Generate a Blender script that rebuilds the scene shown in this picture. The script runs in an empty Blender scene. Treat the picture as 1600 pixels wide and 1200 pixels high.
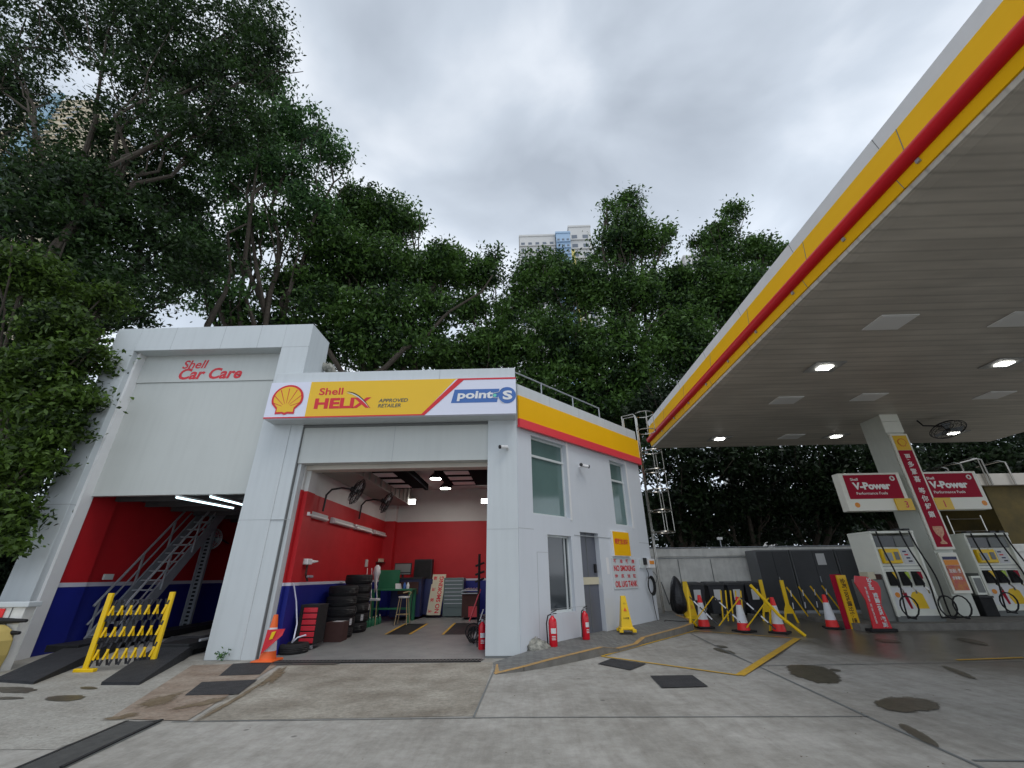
import bpy, math, random
import numpy as np
from mathutils import Vector, Matrix
random.seed(7)
SC = bpy.context.scene
COL = SC.collection
R = math.radians

# ---------------------------------------------------------------- camera
CF, CP, CR, CY = 651.613, 0.429719, -0.0130031, -0.0241295   # focal in px of a 1600 frame, pitch, roll, yaw
_cy, _sy, _cp, _sp = math.cos(CY), math.sin(CY), math.cos(CP), math.sin(CP)
_f = Vector((_sy*_cp, _cy*_cp, _sp)); _r = Vector((_cy, -_sy, 0)); _u = _r.cross(_f)
_c, _s = math.cos(CR), math.sin(CR)
CAMR = _r*_c + _u*_s; CAMU = -_r*_s + _u*_c; CAMW = _f
CAM = Vector((0, 0, 1.6))
cd = bpy.data.cameras.new('camera'); cam = bpy.data.objects.new('camera', cd); COL.objects.link(cam)
cd.sensor_width = 36; cd.lens = CF/1600*36; cd.clip_end = 3000; cd.clip_start = .05
cam.matrix_world = Matrix(((CAMR.x, CAMU.x, -CAMW.x, CAM.x), (CAMR.y, CAMU.y, -CAMW.y, CAM.y), (CAMR.z, CAMU.z, -CAMW.z, CAM.z), (0, 0, 0, 1)))
SC.camera = cam

# ---------------------------------------------------------------- light
SC.view_settings.view_transform = 'Standard'; SC.view_settings.look = 'None'
SC.view_settings.exposure = .38; SC.view_settings.gamma = 1
W = bpy.data.worlds.new('World'); SC.world = W; W.use_nodes = True
nt = W.node_tree; nt.nodes.clear()
N = nt.nodes.new; L = nt.links.new
out = N('ShaderNodeOutputWorld'); bg = N('ShaderNodeBackground'); sky = N('ShaderNodeTexSky')
sky.sky_type = 'NISHITA'; sky.sun_disc = False; sky.sun_elevation = R(62); sky.sun_rotation = R(150)
tc = N('ShaderNodeTexCoord'); mp = N('ShaderNodeMapping'); mp.inputs['Scale'].default_value = (1, 1, 1.5)
mp.inputs['Location'].default_value = (.3, .1, .25)
n1 = N('ShaderNodeTexNoise'); n1.inputs['Scale'].default_value = 2.3; n1.inputs['Detail'].default_value = 6; n1.inputs['Roughness'].default_value = .45
n1.inputs['Distortion'].default_value = .35
cr = N('ShaderNodeValToRGB'); e = cr.color_ramp.elements
e[0].position = .36; e[0].color = (.40, .45, .52, 1); e[1].position = .62; e[1].color = (.72, .77, .84, 1)
em = cr.color_ramp.elements.new(.5); em.color = (.53, .59, .67, 1)
sp = N('ShaderNodeSeparateXYZ'); mr = N('ShaderNodeMapRange'); mr.inputs[1].default_value = .25; mr.inputs[2].default_value = .8
mr.inputs[3].default_value = 1.42; mr.inputs[4].default_value = .93
mx = N('ShaderNodeVectorMath'); mx.operation = 'SCALE'
m2 = N('ShaderNodeMix'); m2.data_type = 'RGBA'; m2.inputs[0].default_value = .93
sk = N('ShaderNodeVectorMath'); sk.operation = 'SCALE'; sk.inputs['Scale'].default_value = .09
L(tc.outputs['Generated'], mp.inputs[0]); L(mp.outputs[0], n1.inputs['Vector']); L(n1.outputs['Fac'], cr.inputs[0])
L(tc.outputs['Generated'], sp.inputs[0]); L(sp.outputs['Z'], mr.inputs[0]); L(cr.outputs[0], mx.inputs[0]); L(mr.outputs[0], mx.inputs['Scale'])
L(sky.outputs[0], sk.inputs[0]); L(sk.outputs[0], m2.inputs[6]); L(mx.outputs[0], m2.inputs[7])
L(m2.outputs[2], bg.inputs[0]); bg.inputs[1].default_value = 1.0; L(bg.outputs[0], out.inputs[0])
sl = bpy.data.lights.new('sun', 'SUN'); sl.energy = .7; sl.angle = R(25); sl.color = (1, .97, .92)
so = bpy.data.objects.new('sun', sl); COL.objects.link(so)
so.rotation_euler = Vector((-math.cos(R(62))*math.sin(R(150)), math.cos(R(62))*abs(math.cos(R(150))), -math.sin(R(62)))).to_track_quat('-Z', 'Y').to_euler()
SC.cycles.use_denoising = True; SC.cycles.max_bounces = 8; SC.cycles.transparent_max_bounces = 8
SC.cycles.sample_clamp_indirect = 4

# ---------------------------------------------------------------- measuring helpers
def ray(x, y): return CAMR*((x-800)/CF) + CAMU*((600-y)/CF) + CAMW
def at(x, y, X=None, Y=None, Z=None):
    d = ray(x, y)
    t = (X-CAM.x)/d.x if X is not None else (Y-CAM.y)/d.y if Y is not None else (Z-CAM.z)/d.z
    return CAM + d*t
def gz(y): return .032*max(0, min(y, 22)-10.5)
def gnd(x, y, o=0):
    z = o; p = None
    for i in range(40):
        p = at(x, y, Z=z); z = .5*z + .5*(gz(p.y)+o)
    return p

# ---------------------------------------------------------------- materials
def mat(name, col, rough=.6, metal=0, var=.0, vscale=3, bump=0, bscale=40, emit=0, spec=.5, streak=0, trans=0, alpha=1, col2=None, grain=0, soft=0, seam=False):
    m = bpy.data.materials.new(name); m.use_nodes = True
    nt = m.node_tree; b = nt.nodes['Principled BSDF']
    c = (*col, 1)
    b.inputs['Base Color'].default_value = c; b.inputs['Roughness'].default_value = rough; b.inputs['Metallic'].default_value = metal
    b.inputs['Specular IOR Level'].default_value = spec
    if trans: b.inputs['Transmission Weight'].default_value = trans
    if emit: b.inputs['Emission Color'].default_value = c; b.inputs['Emission Strength'].default_value = emit
    N = nt.nodes.new; L = nt.links.new
    if var or streak or col2:
        tc = N('ShaderNodeTexCoord'); mp = N('ShaderNodeMapping'); L(tc.outputs['Object'], mp.inputs[0])
        n = N('ShaderNodeTexNoise'); n.inputs['Scale'].default_value = vscale; n.inputs['Detail'].default_value = 6; n.inputs['Roughness'].default_value = .65
        L(mp.outputs[0], n.inputs['Vector'])
        r = N('ShaderNodeValToRGB'); r.color_ramp.elements[0].position = .32; r.color_ramp.elements[1].position = .7
        lo = col2 if col2 else tuple(v*(1-var) for v in col)
        r.color_ramp.elements[0].color = (*lo, 1); r.color_ramp.elements[1].color = c
        L(n.outputs['Fac'], r.inputs[0]); last = r.outputs[0]
        if grain:
            n3 = N('ShaderNodeTexNoise'); n3.inputs['Scale'].default_value = grain; n3.inputs['Detail'].default_value = 8; n3.inputs['Roughness'].default_value = .75; L(tc.outputs['Object'], n3.inputs['Vector'])
            r3 = N('ShaderNodeMapRange'); r3.inputs[1].default_value = .3; r3.inputs[2].default_value = .7; r3.inputs[3].default_value = .62; r3.inputs[4].default_value = 1.28; L(n3.outputs['Fac'], r3.inputs[0])
            v3 = N('ShaderNodeVectorMath'); v3.operation = 'SCALE'; L(last, v3.inputs[0]); L(r3.outputs[0], v3.inputs['Scale']); last = v3.outputs[0]
        if seam:   # strip lining of the soffit
            sx3 = N('ShaderNodeSeparateXYZ'); L(tc.outputs['Object'], sx3.inputs[0]); mf = N('ShaderNodeMath'); mf.operation = 'PINGPONG'; mf.inputs[1].default_value = .14; L(sx3.outputs['Y'], mf.inputs[0])
            rs_ = N('ShaderNodeMapRange'); rs_.interpolation_type = 'SMOOTHSTEP'; rs_.inputs[1].default_value = 0; rs_.inputs[2].default_value = .045; rs_.inputs[3].default_value = .78; rs_.inputs[4].default_value = 1; L(mf.outputs[0], rs_.inputs[0])
            mp4 = N('ShaderNodeMapping'); mp4.inputs['Scale'].default_value = (.5, 3.6, 1); L(tc.outputs['Object'], mp4.inputs[0]); n4 = N('ShaderNodeTexNoise'); n4.inputs['Scale'].default_value = 1.1; n4.inputs['Detail'].default_value = 5; L(mp4.outputs[0], n4.inputs['Vector'])
            r4 = N('ShaderNodeMapRange'); r4.inputs[1].default_value = .35; r4.inputs[2].default_value = .65; r4.inputs[3].default_value = .84; r4.inputs[4].default_value = 1.06; L(n4.outputs['Fac'], r4.inputs[0])
            mm4 = N('ShaderNodeMath'); mm4.operation = 'MULTIPLY'; L(rs_.outputs[0], mm4.inputs[0]); L(r4.outputs[0], mm4.inputs[1])
            v4 = N('ShaderNodeVectorMath'); v4.operation = 'SCALE'; L(last, v4.inputs[0]); L(mm4.outputs[0], v4.inputs['Scale']); last = v4.outputs[0]
        if streak:
            mp2 = N('ShaderNodeMapping'); mp2.inputs['Scale'].default_value = (5, 5, .35); L(tc.outputs['Object'], mp2.inputs[0])
            n2 = N('ShaderNodeTexNoise'); n2.inputs['Scale'].default_value = 1.6; n2.inputs['Detail'].default_value = 5; L(mp2.outputs[0], n2.inputs['Vector'])
            r2 = N('ShaderNodeMapRange'); r2.inputs[1].default_value = .45; r2.inputs[2].default_value = .75; r2.inputs[3].default_value = 0; r2.inputs[4].default_value = streak
            L(n2.outputs['Fac'], r2.inputs[0])
            mm = N('ShaderNodeMix'); mm.data_type = 'RGBA'; L(r2.outputs[0], mm.inputs[0]); L(last, mm.inputs[6]); mm.inputs[7].default_value = tuple(v*.55 for v in col)+(1,)
            last = mm.outputs[2]
        L(last, b.inputs['Base Color'])
        rr = N('ShaderNodeMapRange'); rr.inputs[3].default_value = min(1, rough+.12); rr.inputs[4].default_value = max(0, rough-.08); L(n.outputs['Fac'], rr.inputs[0]); L(rr.outputs[0], b.inputs['Roughness'])
    if soft:   # soft-edged stain: the mesh carries 0 at its rim and 1 inside
        at_ = N('ShaderNodeAttribute'); at_.attribute_name = 'fade'; tcs = N('ShaderNodeTexCoord'); ns = N('ShaderNodeTexNoise'); ns.inputs['Scale'].default_value = 9; ns.inputs['Detail'].default_value = 6; L(tcs.outputs['Object'], ns.inputs['Vector'])
        ad = N('ShaderNodeMath'); ad.operation = 'MULTIPLY_ADD'; ad.inputs[1].default_value = .9; L(ns.outputs['Fac'], ad.inputs[0]); L(at_.outputs['Fac'], ad.inputs[2])
        ms = N('ShaderNodeMapRange'); ms.interpolation_type = 'SMOOTHSTEP'; ms.inputs[1].default_value = .62; ms.inputs[2].default_value = .62+soft; ms.inputs[4].default_value = .92; L(ad.outputs[0], ms.inputs[0]); L(ms.outputs[0], b.inputs['Alpha'])
    if bump:
        tc2 = N('ShaderNodeTexCoord'); nb = N('ShaderNodeTexNoise'); nb.inputs['Scale'].default_value = bscale; nb.inputs['Detail'].default_value = 4
        L(tc2.outputs['Object'], nb.inputs['Vector']); bp = N('ShaderNodeBump'); bp.inputs['Strength'].default_value = bump; bp.inputs['Distance'].default_value = .02
        L(nb.outputs['Fac'], bp.inputs['Height']); L(bp.outputs[0], b.inputs['Normal'])
    return m
M = {}
M['panel'] = mat('white_cladding', (.57, .61, .625), .42, var=.06, vscale=.6, streak=.13, bump=.05, bscale=1.2)
M['panel2'] = mat('side_cladding', (.63, .665, .71), .4, var=.05, vscale=.6, streak=.06, bump=.05, bscale=1.2)
M['beige'] = mat('recessed_panel', (.53, .555, .535), .4, var=.06, vscale=.5, streak=.1, bump=.04, bscale=1)
M['joint'] = mat('joint_sealant', (.16, .17, .17), .8)
M['seamgrey'] = mat('panel_seam_grey', (.36, .38, .39), .7)
M['white'] = mat('white_paint', (.78, .78, .78), .5, var=.06)
M['signwhite'] = mat('sign_white', (.70, .72, .84), .3)
M['yellow'] = mat('sign_yellow', (.82, .50, .012), .35, var=.05, vscale=.6)
M['bandyellow'] = mat('band_yellow', (.90, .48, .0), .6, var=.07, vscale=.6, spec=.2)
M['bandred'] = mat('band_red', (.80, .05, .07), .3, var=.06, vscale=.6)
M['red'] = mat('sign_red', (.62, .008, .02), .35)
M['pipered'] = mat('pipe_red', (.60, .004, .012), .4, var=.12, vscale=.8, spec=.3)
M['black'] = mat('black_vinyl', (.01, .01, .012), .5)
M['matteblack'] = mat('matte_black', (.008, .008, .01), .95, spec=.05)
M['greyprint'] = mat('grey_print', (.10, .10, .07), .5)
M['blueprint'] = mat('blue_print', (.045, .14, .42), .35)
M['greendot'] = mat('green_print', (.15, .6, .45), .4)
M['inred'] = mat('interior_red_paint', (.50, .010, .016), .55, var=.12, vscale=1.5, bump=.08, bscale=6)
M['inblue'] = mat('interior_blue_paint', (.008, .016, .22), .5, var=.12, vscale=1.5, bump=.08, bscale=6)
M['inwhite'] = mat('interior_white_paint', (.62, .62, .60), .6, var=.08, vscale=1.5)
M['line'] = mat('interior_line_paint', (.6, .6, .68), .5)
M['ceil'] = mat('interior_ceiling', (.60, .60, .59), .7, var=.1)
M['darkceil'] = mat('dark_ceiling', (.09, .09, .095), .8, var=.2)
M['garfloor'] = mat('garage_floor', (.24, .245, .24), .45, var=.28, vscale=1.6, bump=.15, bscale=25)
M['conc'] = None
M['kerb'] = mat('kerb_concrete', (.20, .19, .17), .85, var=.35, vscale=4, bump=.4, bscale=30)
M['roadyellow'] = mat('road_yellow_paint', (.68, .40, .015), .6, col2=(.50, .31, .05), vscale=9, bump=.2, bscale=60)
M['kerbyellow'] = mat('kerb_yellow_paint', (.55, .30, .07), .7, col2=(.28, .2, .1), vscale=7)
M['patch'] = mat('asphalt_patch', (.042, .042, .045), .9, var=.35, vscale=5, grain=45, bump=.7, bscale=90)
M['puddle'] = mat('oily_damp_concrete', (.10, .09, .065), .38, var=.25, vscale=7, bump=.15, bscale=50, soft=.14)
M['stain'] = mat('brown_stain', (.13, .09, .045), .7, col2=(.22, .17, .11), vscale=5, bump=.2, bscale=50, soft=.8)
M['litter'] = mat('dry_leaf_scraps', (.09, .06, .03), .8)
M['damp'] = mat('damp_concrete', (.10, .095, .085), .4, var=.2)
M['grate'] = mat('grate_iron', (.04, .042, .045), .5, metal=.6, var=.3, vscale=10)
M['gratebar'] = mat('worn_grate_bars', (.15, .15, .145), .5, metal=.3, var=.3, vscale=10)
M['pit'] = mat('drain_void', (.006, .006, .006), .9)
M['steel'] = mat('galvanised_steel', (.42, .44, .47), .45, metal=.35, var=.2, vscale=9)
M['stairsteel'] = mat('painted_stair_steel', (.34, .37, .41), .5, metal=.3, var=.2, vscale=5)
M['stainless'] = mat('stainless', (.46, .44, .40), .25, metal=1)
M['alu'] = mat('window_frame', (.62, .66, .66), .4, var=.06)
M['glass'] = mat('green_grey_glass', (.11, .185, .175), .04, var=.12, vscale=1.2, spec=.8)
M['darkglass'] = mat('dark_tinted_glass', (.035, .043, .05), .07, spec=.8)
M['doorgrey'] = mat('grey_door_paint', (.12, .13, .16), .3, var=.15, vscale=1.3)
M['rubber'] = mat('black_rubber', (.012, .012, .013), .8, var=.3, vscale=6, bump=.3, bscale=40)
M['ramp'] = mat('ramp_rubber', (.028, .03, .036), .7, var=.35, vscale=5, bump=.9, bscale=120)
M['toolred'] = mat('tool_red', (.55, .02, .035), .3)
M['extred'] = mat('extinguisher_red', (.62, .008, .02), .22, var=.05)
M['label'] = mat('white_label', (.65, .65, .65), .5)
M['coneo'] = mat('cone_orange', (.85, .14, .02), .45, var=.08)
M['coner'] = mat('cone_red', (.78, .015, .015), .45, var=.08)
M['conew'] = mat('cone_white', (.68, .69, .72), .4, var=.1, vscale=8)
M['barry'] = mat('barrier_yellow', (.86, .55, .0), .4, var=.08)
M['barrk'] = mat('barrier_black', (.015, .015, .02), .5)
M['green'] = mat('bench_green', (.02, .17, .08), .5, var=.1)
M['brown'] = mat('brown_card', (.07, .03, .025), .8, var=.2)
M['wood'] = mat('pale_wood', (.5, .38, .2), .6)
M['cream'] = mat('cream_board', (.62, .57, .42), .6, var=.08)
M['bagblack'] = mat('bin_bag', (.01, .01, .013), .3, bump=.8, bscale=18)
M['cloth'] = mat('grey_cloth', (.45, .44, .38), .9, col2=(.1, .1, .09), vscale=9, bump=1, bscale=14)
M['soffit'] = mat('canopy_soffit', (.60, .55, .475), .45, var=.16, vscale=.35, seam=True)
M['soffit2'] = mat('canopy_back_soffit', (.34, .33, .30), .9, var=.15, vscale=.8)
M['lampon'] = mat('lit_lamp', (1, 1, .93), .5, emit=14)
M['lampcool'] = mat('lit_tube', (.7, .92, 1), .5, emit=2.2)
M['lampoff'] = mat('lamp_diffuser', (.82, .82, .80), .4)
M['lampframe'] = mat('lamp_frame', (.3, .3, .29), .5)
M['tube'] = mat('white_tube_fitting', (.55, .56, .56), .4)
M['column'] = mat('column_cladding', (.62, .64, .57), .45, var=.12, vscale=1.2, streak=.1)
M['pumpw'] = mat('pump_white', (.82, .83, .74), .35, var=.06)
M['pumpg'] = mat('pump_grey', (.18, .19, .18), .45, var=.1)
M['screen'] = mat('screen_dark', (.02, .025, .028), .12)
M['lcd'] = mat('screen_grey', (.25, .28, .28), .2)
M['vred'] = mat('price_sign_red', (.36, .006, .03), .65, spec=.2)
M['vwhite'] = mat('price_sign_white', (.82, .80, .70), .35)
M['vtext'] = mat('sign_lettering', (.85, .83, .8), .4)
M['orange'] = mat('logo_orange', (.8, .28, .02), .5)
M['cabinet'] = mat('cabinet_dark_grey', (.055, .057, .062), .45, metal=.2, var=.15, vscale=2)
M['cabside'] = mat('cabinet_side_grey', (.14, .145, .15), .5, var=.1)
M['bin'] = mat('bin_plastic', (.026, .028, .034), .45, var=.2, vscale=5)
M['wall'] = mat('old_white_wall', (.86, .85, .80), .8, col2=(.62, .61, .57), vscale=2.2, streak=.3, bump=.15, bscale=20)
M['paving'] = None
M['bark'] = mat('bark', (.075, .06, .045), .9, var=.5, vscale=6, bump=.8, bscale=14)
M['tower'] = mat('tower_render', (.55, .54, .52), .8, var=.08, vscale=.05)
M['towerc'] = mat('tower_cream', (.55, .47, .34), .8, var=.08, vscale=.05)
M['towerb'] = mat('tower_blue', (.30, .42, .56), .7)
M['towery'] = mat('tower_yellow', (.6, .5, .15), .7)
M['twin'] = mat('tower_window', (.13, .15, .18), .2)
M['tglass'] = mat('tower_glass', (.13, .25, .33), .15)
M['mach'] = mat('pale_yellow_plastic', (.62, .48, .16), .4, var=.12)
M['conduit'] = mat('meter_box', (.55, .56, .55), .5)
M['gold'] = mat('trophy_print', (.75, .5, .3), .5, col2=(.5, .12, .08), vscale=12)
M['poster'] = mat('poster_print', (.5, .05, .1), .5, col2=(.6, .25, .05), vscale=6)
M['blueobj'] = mat('blue_metal', (.012, .018, .09), .4, var=.1)
M['greycab'] = mat('grey_green_drawers', (.10, .13, .125), .35, metal=.4)

def leafmat(name, dark, light, scale=.45):
    m = bpy.data.materials.new(name); m.use_nodes = True; nt = m.node_tree; N = nt.nodes.new; L = nt.links.new
    b = nt.nodes['Principled BSDF']; b.inputs['Roughness'].default_value = .5; b.inputs['Specular IOR Level'].default_value = .3
    g = N('ShaderNodeNewGeometry'); tc = N('ShaderNodeTexCoord'); n = N('ShaderNodeTexNoise'); n.inputs['Scale'].default_value = scale; n.inputs['Detail'].default_value = 3
    L(tc.outputs['Object'], n.inputs['Vector'])
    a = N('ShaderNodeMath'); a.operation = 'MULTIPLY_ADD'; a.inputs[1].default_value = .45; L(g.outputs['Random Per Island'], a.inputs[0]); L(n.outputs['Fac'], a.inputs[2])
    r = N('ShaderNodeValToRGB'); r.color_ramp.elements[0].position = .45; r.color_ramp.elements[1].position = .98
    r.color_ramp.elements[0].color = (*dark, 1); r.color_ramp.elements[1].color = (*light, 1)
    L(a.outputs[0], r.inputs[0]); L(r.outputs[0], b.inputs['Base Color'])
    t = N('ShaderNodeBsdfTranslucent'); L(r.outputs[0], t.inputs[0]); ms = N('ShaderNodeMixShader'); ms.inputs[0].default_value = .28
    L(b.outputs[0], ms.inputs[1]); L(t.outputs[0], ms.inputs[2]); L(ms.outputs[0], nt.nodes['Material Output'].inputs[0])
    return m
M['leafA'] = leafmat('leaves_dark_fig', (.010, .020, .010), (.042, .09, .02), .6)
M['leafB'] = leafmat('leaves_fresh_green', (.020, .052, .022), (.10, .215, .055))
M['leafC'] = leafmat('leaves_mid_green', (.012, .030, .013), (.095, .19, .035))
M['leafS'] = leafmat('leaves_shaded_fig', (.006, .012, .007), (.022, .045, .014), .6)  # darker copy of the fig leaves, with the shade put into their colour
M['leafN'] = leafmat('leaves_yellow_green', (.012, .025, .009), (.095, .17, .024), 1.1)

def ground_mat():
    m = bpy.data.materials.new('forecourt_concrete'); m.use_nodes = True; nt = m.node_tree; N = nt.nodes.new; L = nt.links.new
    b = nt.nodes['Principled BSDF']; tc = N('ShaderNodeTexCoord')
    def noise(s, d, ro=.6, sc=None):
        n = N('ShaderNodeTexNoise'); n.inputs['Scale'].default_value = s; n.inputs['Detail'].default_value = d; n.inputs['Roughness'].default_value = ro
        if sc:
            mp = N('ShaderNodeMapping'); mp.inputs['Scale'].default_value = sc; L(tc.outputs['Object'], mp.inputs[0]); L(mp.outputs[0], n.inputs['Vector'])
        else: L(tc.outputs['Object'], n.inputs['Vector'])
        return n.outputs['Fac']
    def ramp(fac, *st):
        r = N('ShaderNodeValToRGB'); el = r.color_ramp.elements
        el[0].position, el[0].color = st[0][0], (*st[0][1], 1); el[1].position, el[1].color = st[-1][0], (*st[-1][1], 1)
        for p, c in st[1:-1]: q = el.new(p); q.color = (*c, 1)
        L(fac, r.inputs[0]); return r.outputs[0]
    big = ramp(noise(.55, 8, .7), (.33, (.265, .252, .225)), (.5, (.365, .353, .322)), (.66, (.45, .436, .405)))
    fine = ramp(noise(5, 10, .78), (.3, (.70, .69, .68)), (.62, (1.05, 1.05, 1.05)))
    mu = N('ShaderNodeMix'); mu.data_type = 'RGBA'; mu.blend_type = 'MULTIPLY'; mu.inputs[0].default_value = 1; L(big, mu.inputs[6]); L(fine, mu.inputs[7])
    # broom and tyre marks stretched along the driving direction
    st = ramp(noise(1.5, 6, .7, (3.2, .35, 1)), (.36, (.72, .70, .68)), (.56, (1, 1, 1)))
    m3 = N('ShaderNodeMix'); m3.data_type = 'RGBA'; m3.blend_type = 'MULTIPLY'; m3.inputs[0].default_value = .55; L(mu.outputs[2], m3.inputs[6]); L(st, m3.inputs[7])
    # small dark spots
    vo = N('ShaderNodeTexVoronoi'); vo.inputs['Scale'].default_value = 1.3; L(tc.outputs['Object'], vo.inputs['Vector'])
    sp_ = N('ShaderNodeMapRange'); sp_.inputs[1].default_value = .03; sp_.inputs[2].default_value = .055; sp_.inputs[3].default_value = .65; sp_.inputs[4].default_value = 0; L(vo.outputs['Distance'], sp_.inputs[0])
    m4 = N('ShaderNodeMix'); m4.data_type = 'RGBA'; L(sp_.outputs[0], m4.inputs[0]); L(m3.outputs[2], m4.inputs[6]); m4.inputs[7].default_value = (.05, .048, .045, 1)
    # damp area under and near the canopy
    sx = N('ShaderNodeSeparateXYZ'); L(tc.outputs['Object'], sx.inputs[0])
    def mapr(s, a, bb, lo=0, hi=1):
        r = N('ShaderNodeMapRange'); r.interpolation_type = 'SMOOTHSTEP'
        r.inputs[1].default_value = a; r.inputs[2].default_value = bb; r.inputs[3].default_value = lo; r.inputs[4].default_value = hi; L(s, r.inputs[0]); return r.outputs[0]
    def math2(op, a, bb):
        q = N('ShaderNodeMath'); q.operation = op
        for i, v in enumerate((a, bb)):
            if isinstance(v, (int, float)): q.inputs[i].default_value = v
            else: L(v, q.inputs[i])
        return q.outputs[0]
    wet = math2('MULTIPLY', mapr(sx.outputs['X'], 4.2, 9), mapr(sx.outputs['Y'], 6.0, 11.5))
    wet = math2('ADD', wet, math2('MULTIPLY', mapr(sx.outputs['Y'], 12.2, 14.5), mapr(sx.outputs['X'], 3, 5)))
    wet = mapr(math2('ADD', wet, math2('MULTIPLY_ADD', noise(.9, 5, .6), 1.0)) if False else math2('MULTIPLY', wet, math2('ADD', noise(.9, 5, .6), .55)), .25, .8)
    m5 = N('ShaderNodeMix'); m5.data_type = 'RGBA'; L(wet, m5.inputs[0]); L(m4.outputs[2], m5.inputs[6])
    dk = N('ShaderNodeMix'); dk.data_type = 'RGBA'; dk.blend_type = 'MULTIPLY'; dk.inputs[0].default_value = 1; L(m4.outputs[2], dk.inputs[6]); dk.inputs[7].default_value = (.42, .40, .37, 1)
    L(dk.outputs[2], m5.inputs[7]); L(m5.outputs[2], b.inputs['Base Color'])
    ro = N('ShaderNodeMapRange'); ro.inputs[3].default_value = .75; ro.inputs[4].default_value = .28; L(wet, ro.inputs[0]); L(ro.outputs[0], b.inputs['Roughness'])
    bp = N('ShaderNodeBump'); bp.inputs['Strength'].default_value = .35; bp.inputs['Distance'].default_value = .01; L(noise(45, 5, .7), bp.inputs['Height']); L(bp.outputs[0], b.inputs['Normal'])
    return m
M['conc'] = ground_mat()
M['slab'] = mat('worn_apron_concrete', (.40, .375, .32), .8, col2=(.19, .165, .13), vscale=1.1, grain=14, streak=.1, bump=.5, bscale=40)
M['channel'] = mat('rusty_channel_concrete', (.36, .30, .24), .7, col2=(.20, .14, .10), vscale=1.8, grain=16, bump=.3, bscale=40)
M['apron'] = mat('pale_apron_concrete', (.38, .37, .335), .8, col2=(.26, .245, .215), vscale=1.2, grain=18, bump=.3, bscale=40)
def paving_mat():
    m = bpy.data.materials.new('paving_blocks'); m.use_nodes = True; nt = m.node_tree; N = nt.nodes.new; L = nt.links.new
    b = nt.nodes['Principled BSDF']; tc = N('ShaderNodeTexCoord'); mp = N('ShaderNodeMapping'); mp.inputs['Rotation'].default_value = (0, 0, R(46)); L(tc.outputs['Object'], mp.inputs[0])
    br = N('ShaderNodeTexBrick'); br.inputs['Scale'].default_value = 1; br.inputs['Brick Width'].default_value = .2; br.inputs['Row Height'].default_value = .1; br.inputs['Mortar Size'].default_value = .006
    br.inputs['Color1'].default_value = (.21, .21, .2, 1); br.inputs['Color2'].default_value = (.155, .155, .15, 1); br.inputs['Mortar'].default_value = (.06, .06, .055, 1)
    L(mp.outputs[0], br.inputs['Vector'])
    n = N('ShaderNodeTexNoise'); n.inputs['Scale'].default_value = 1.5; n.inputs['Detail'].default_value = 6; L(tc.outputs['Object'], n.inputs['Vector'])
    r = N('ShaderNodeMapRange'); r.inputs[3].default_value = .6; r.inputs[4].default_value = 1.3; L(n.outputs['Fac'], r.inputs[0])
    v = N('ShaderNodeVectorMath'); v.operation = 'SCALE'; L(br.outputs['Color'], v.inputs[0]); L(r.outputs[0], v.inputs['Scale']); L(v.outputs[0], b.inputs['Base Color'])
    b.inputs['Roughness'].default_value = .8
    return m
M['paving'] = paving_mat()

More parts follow.
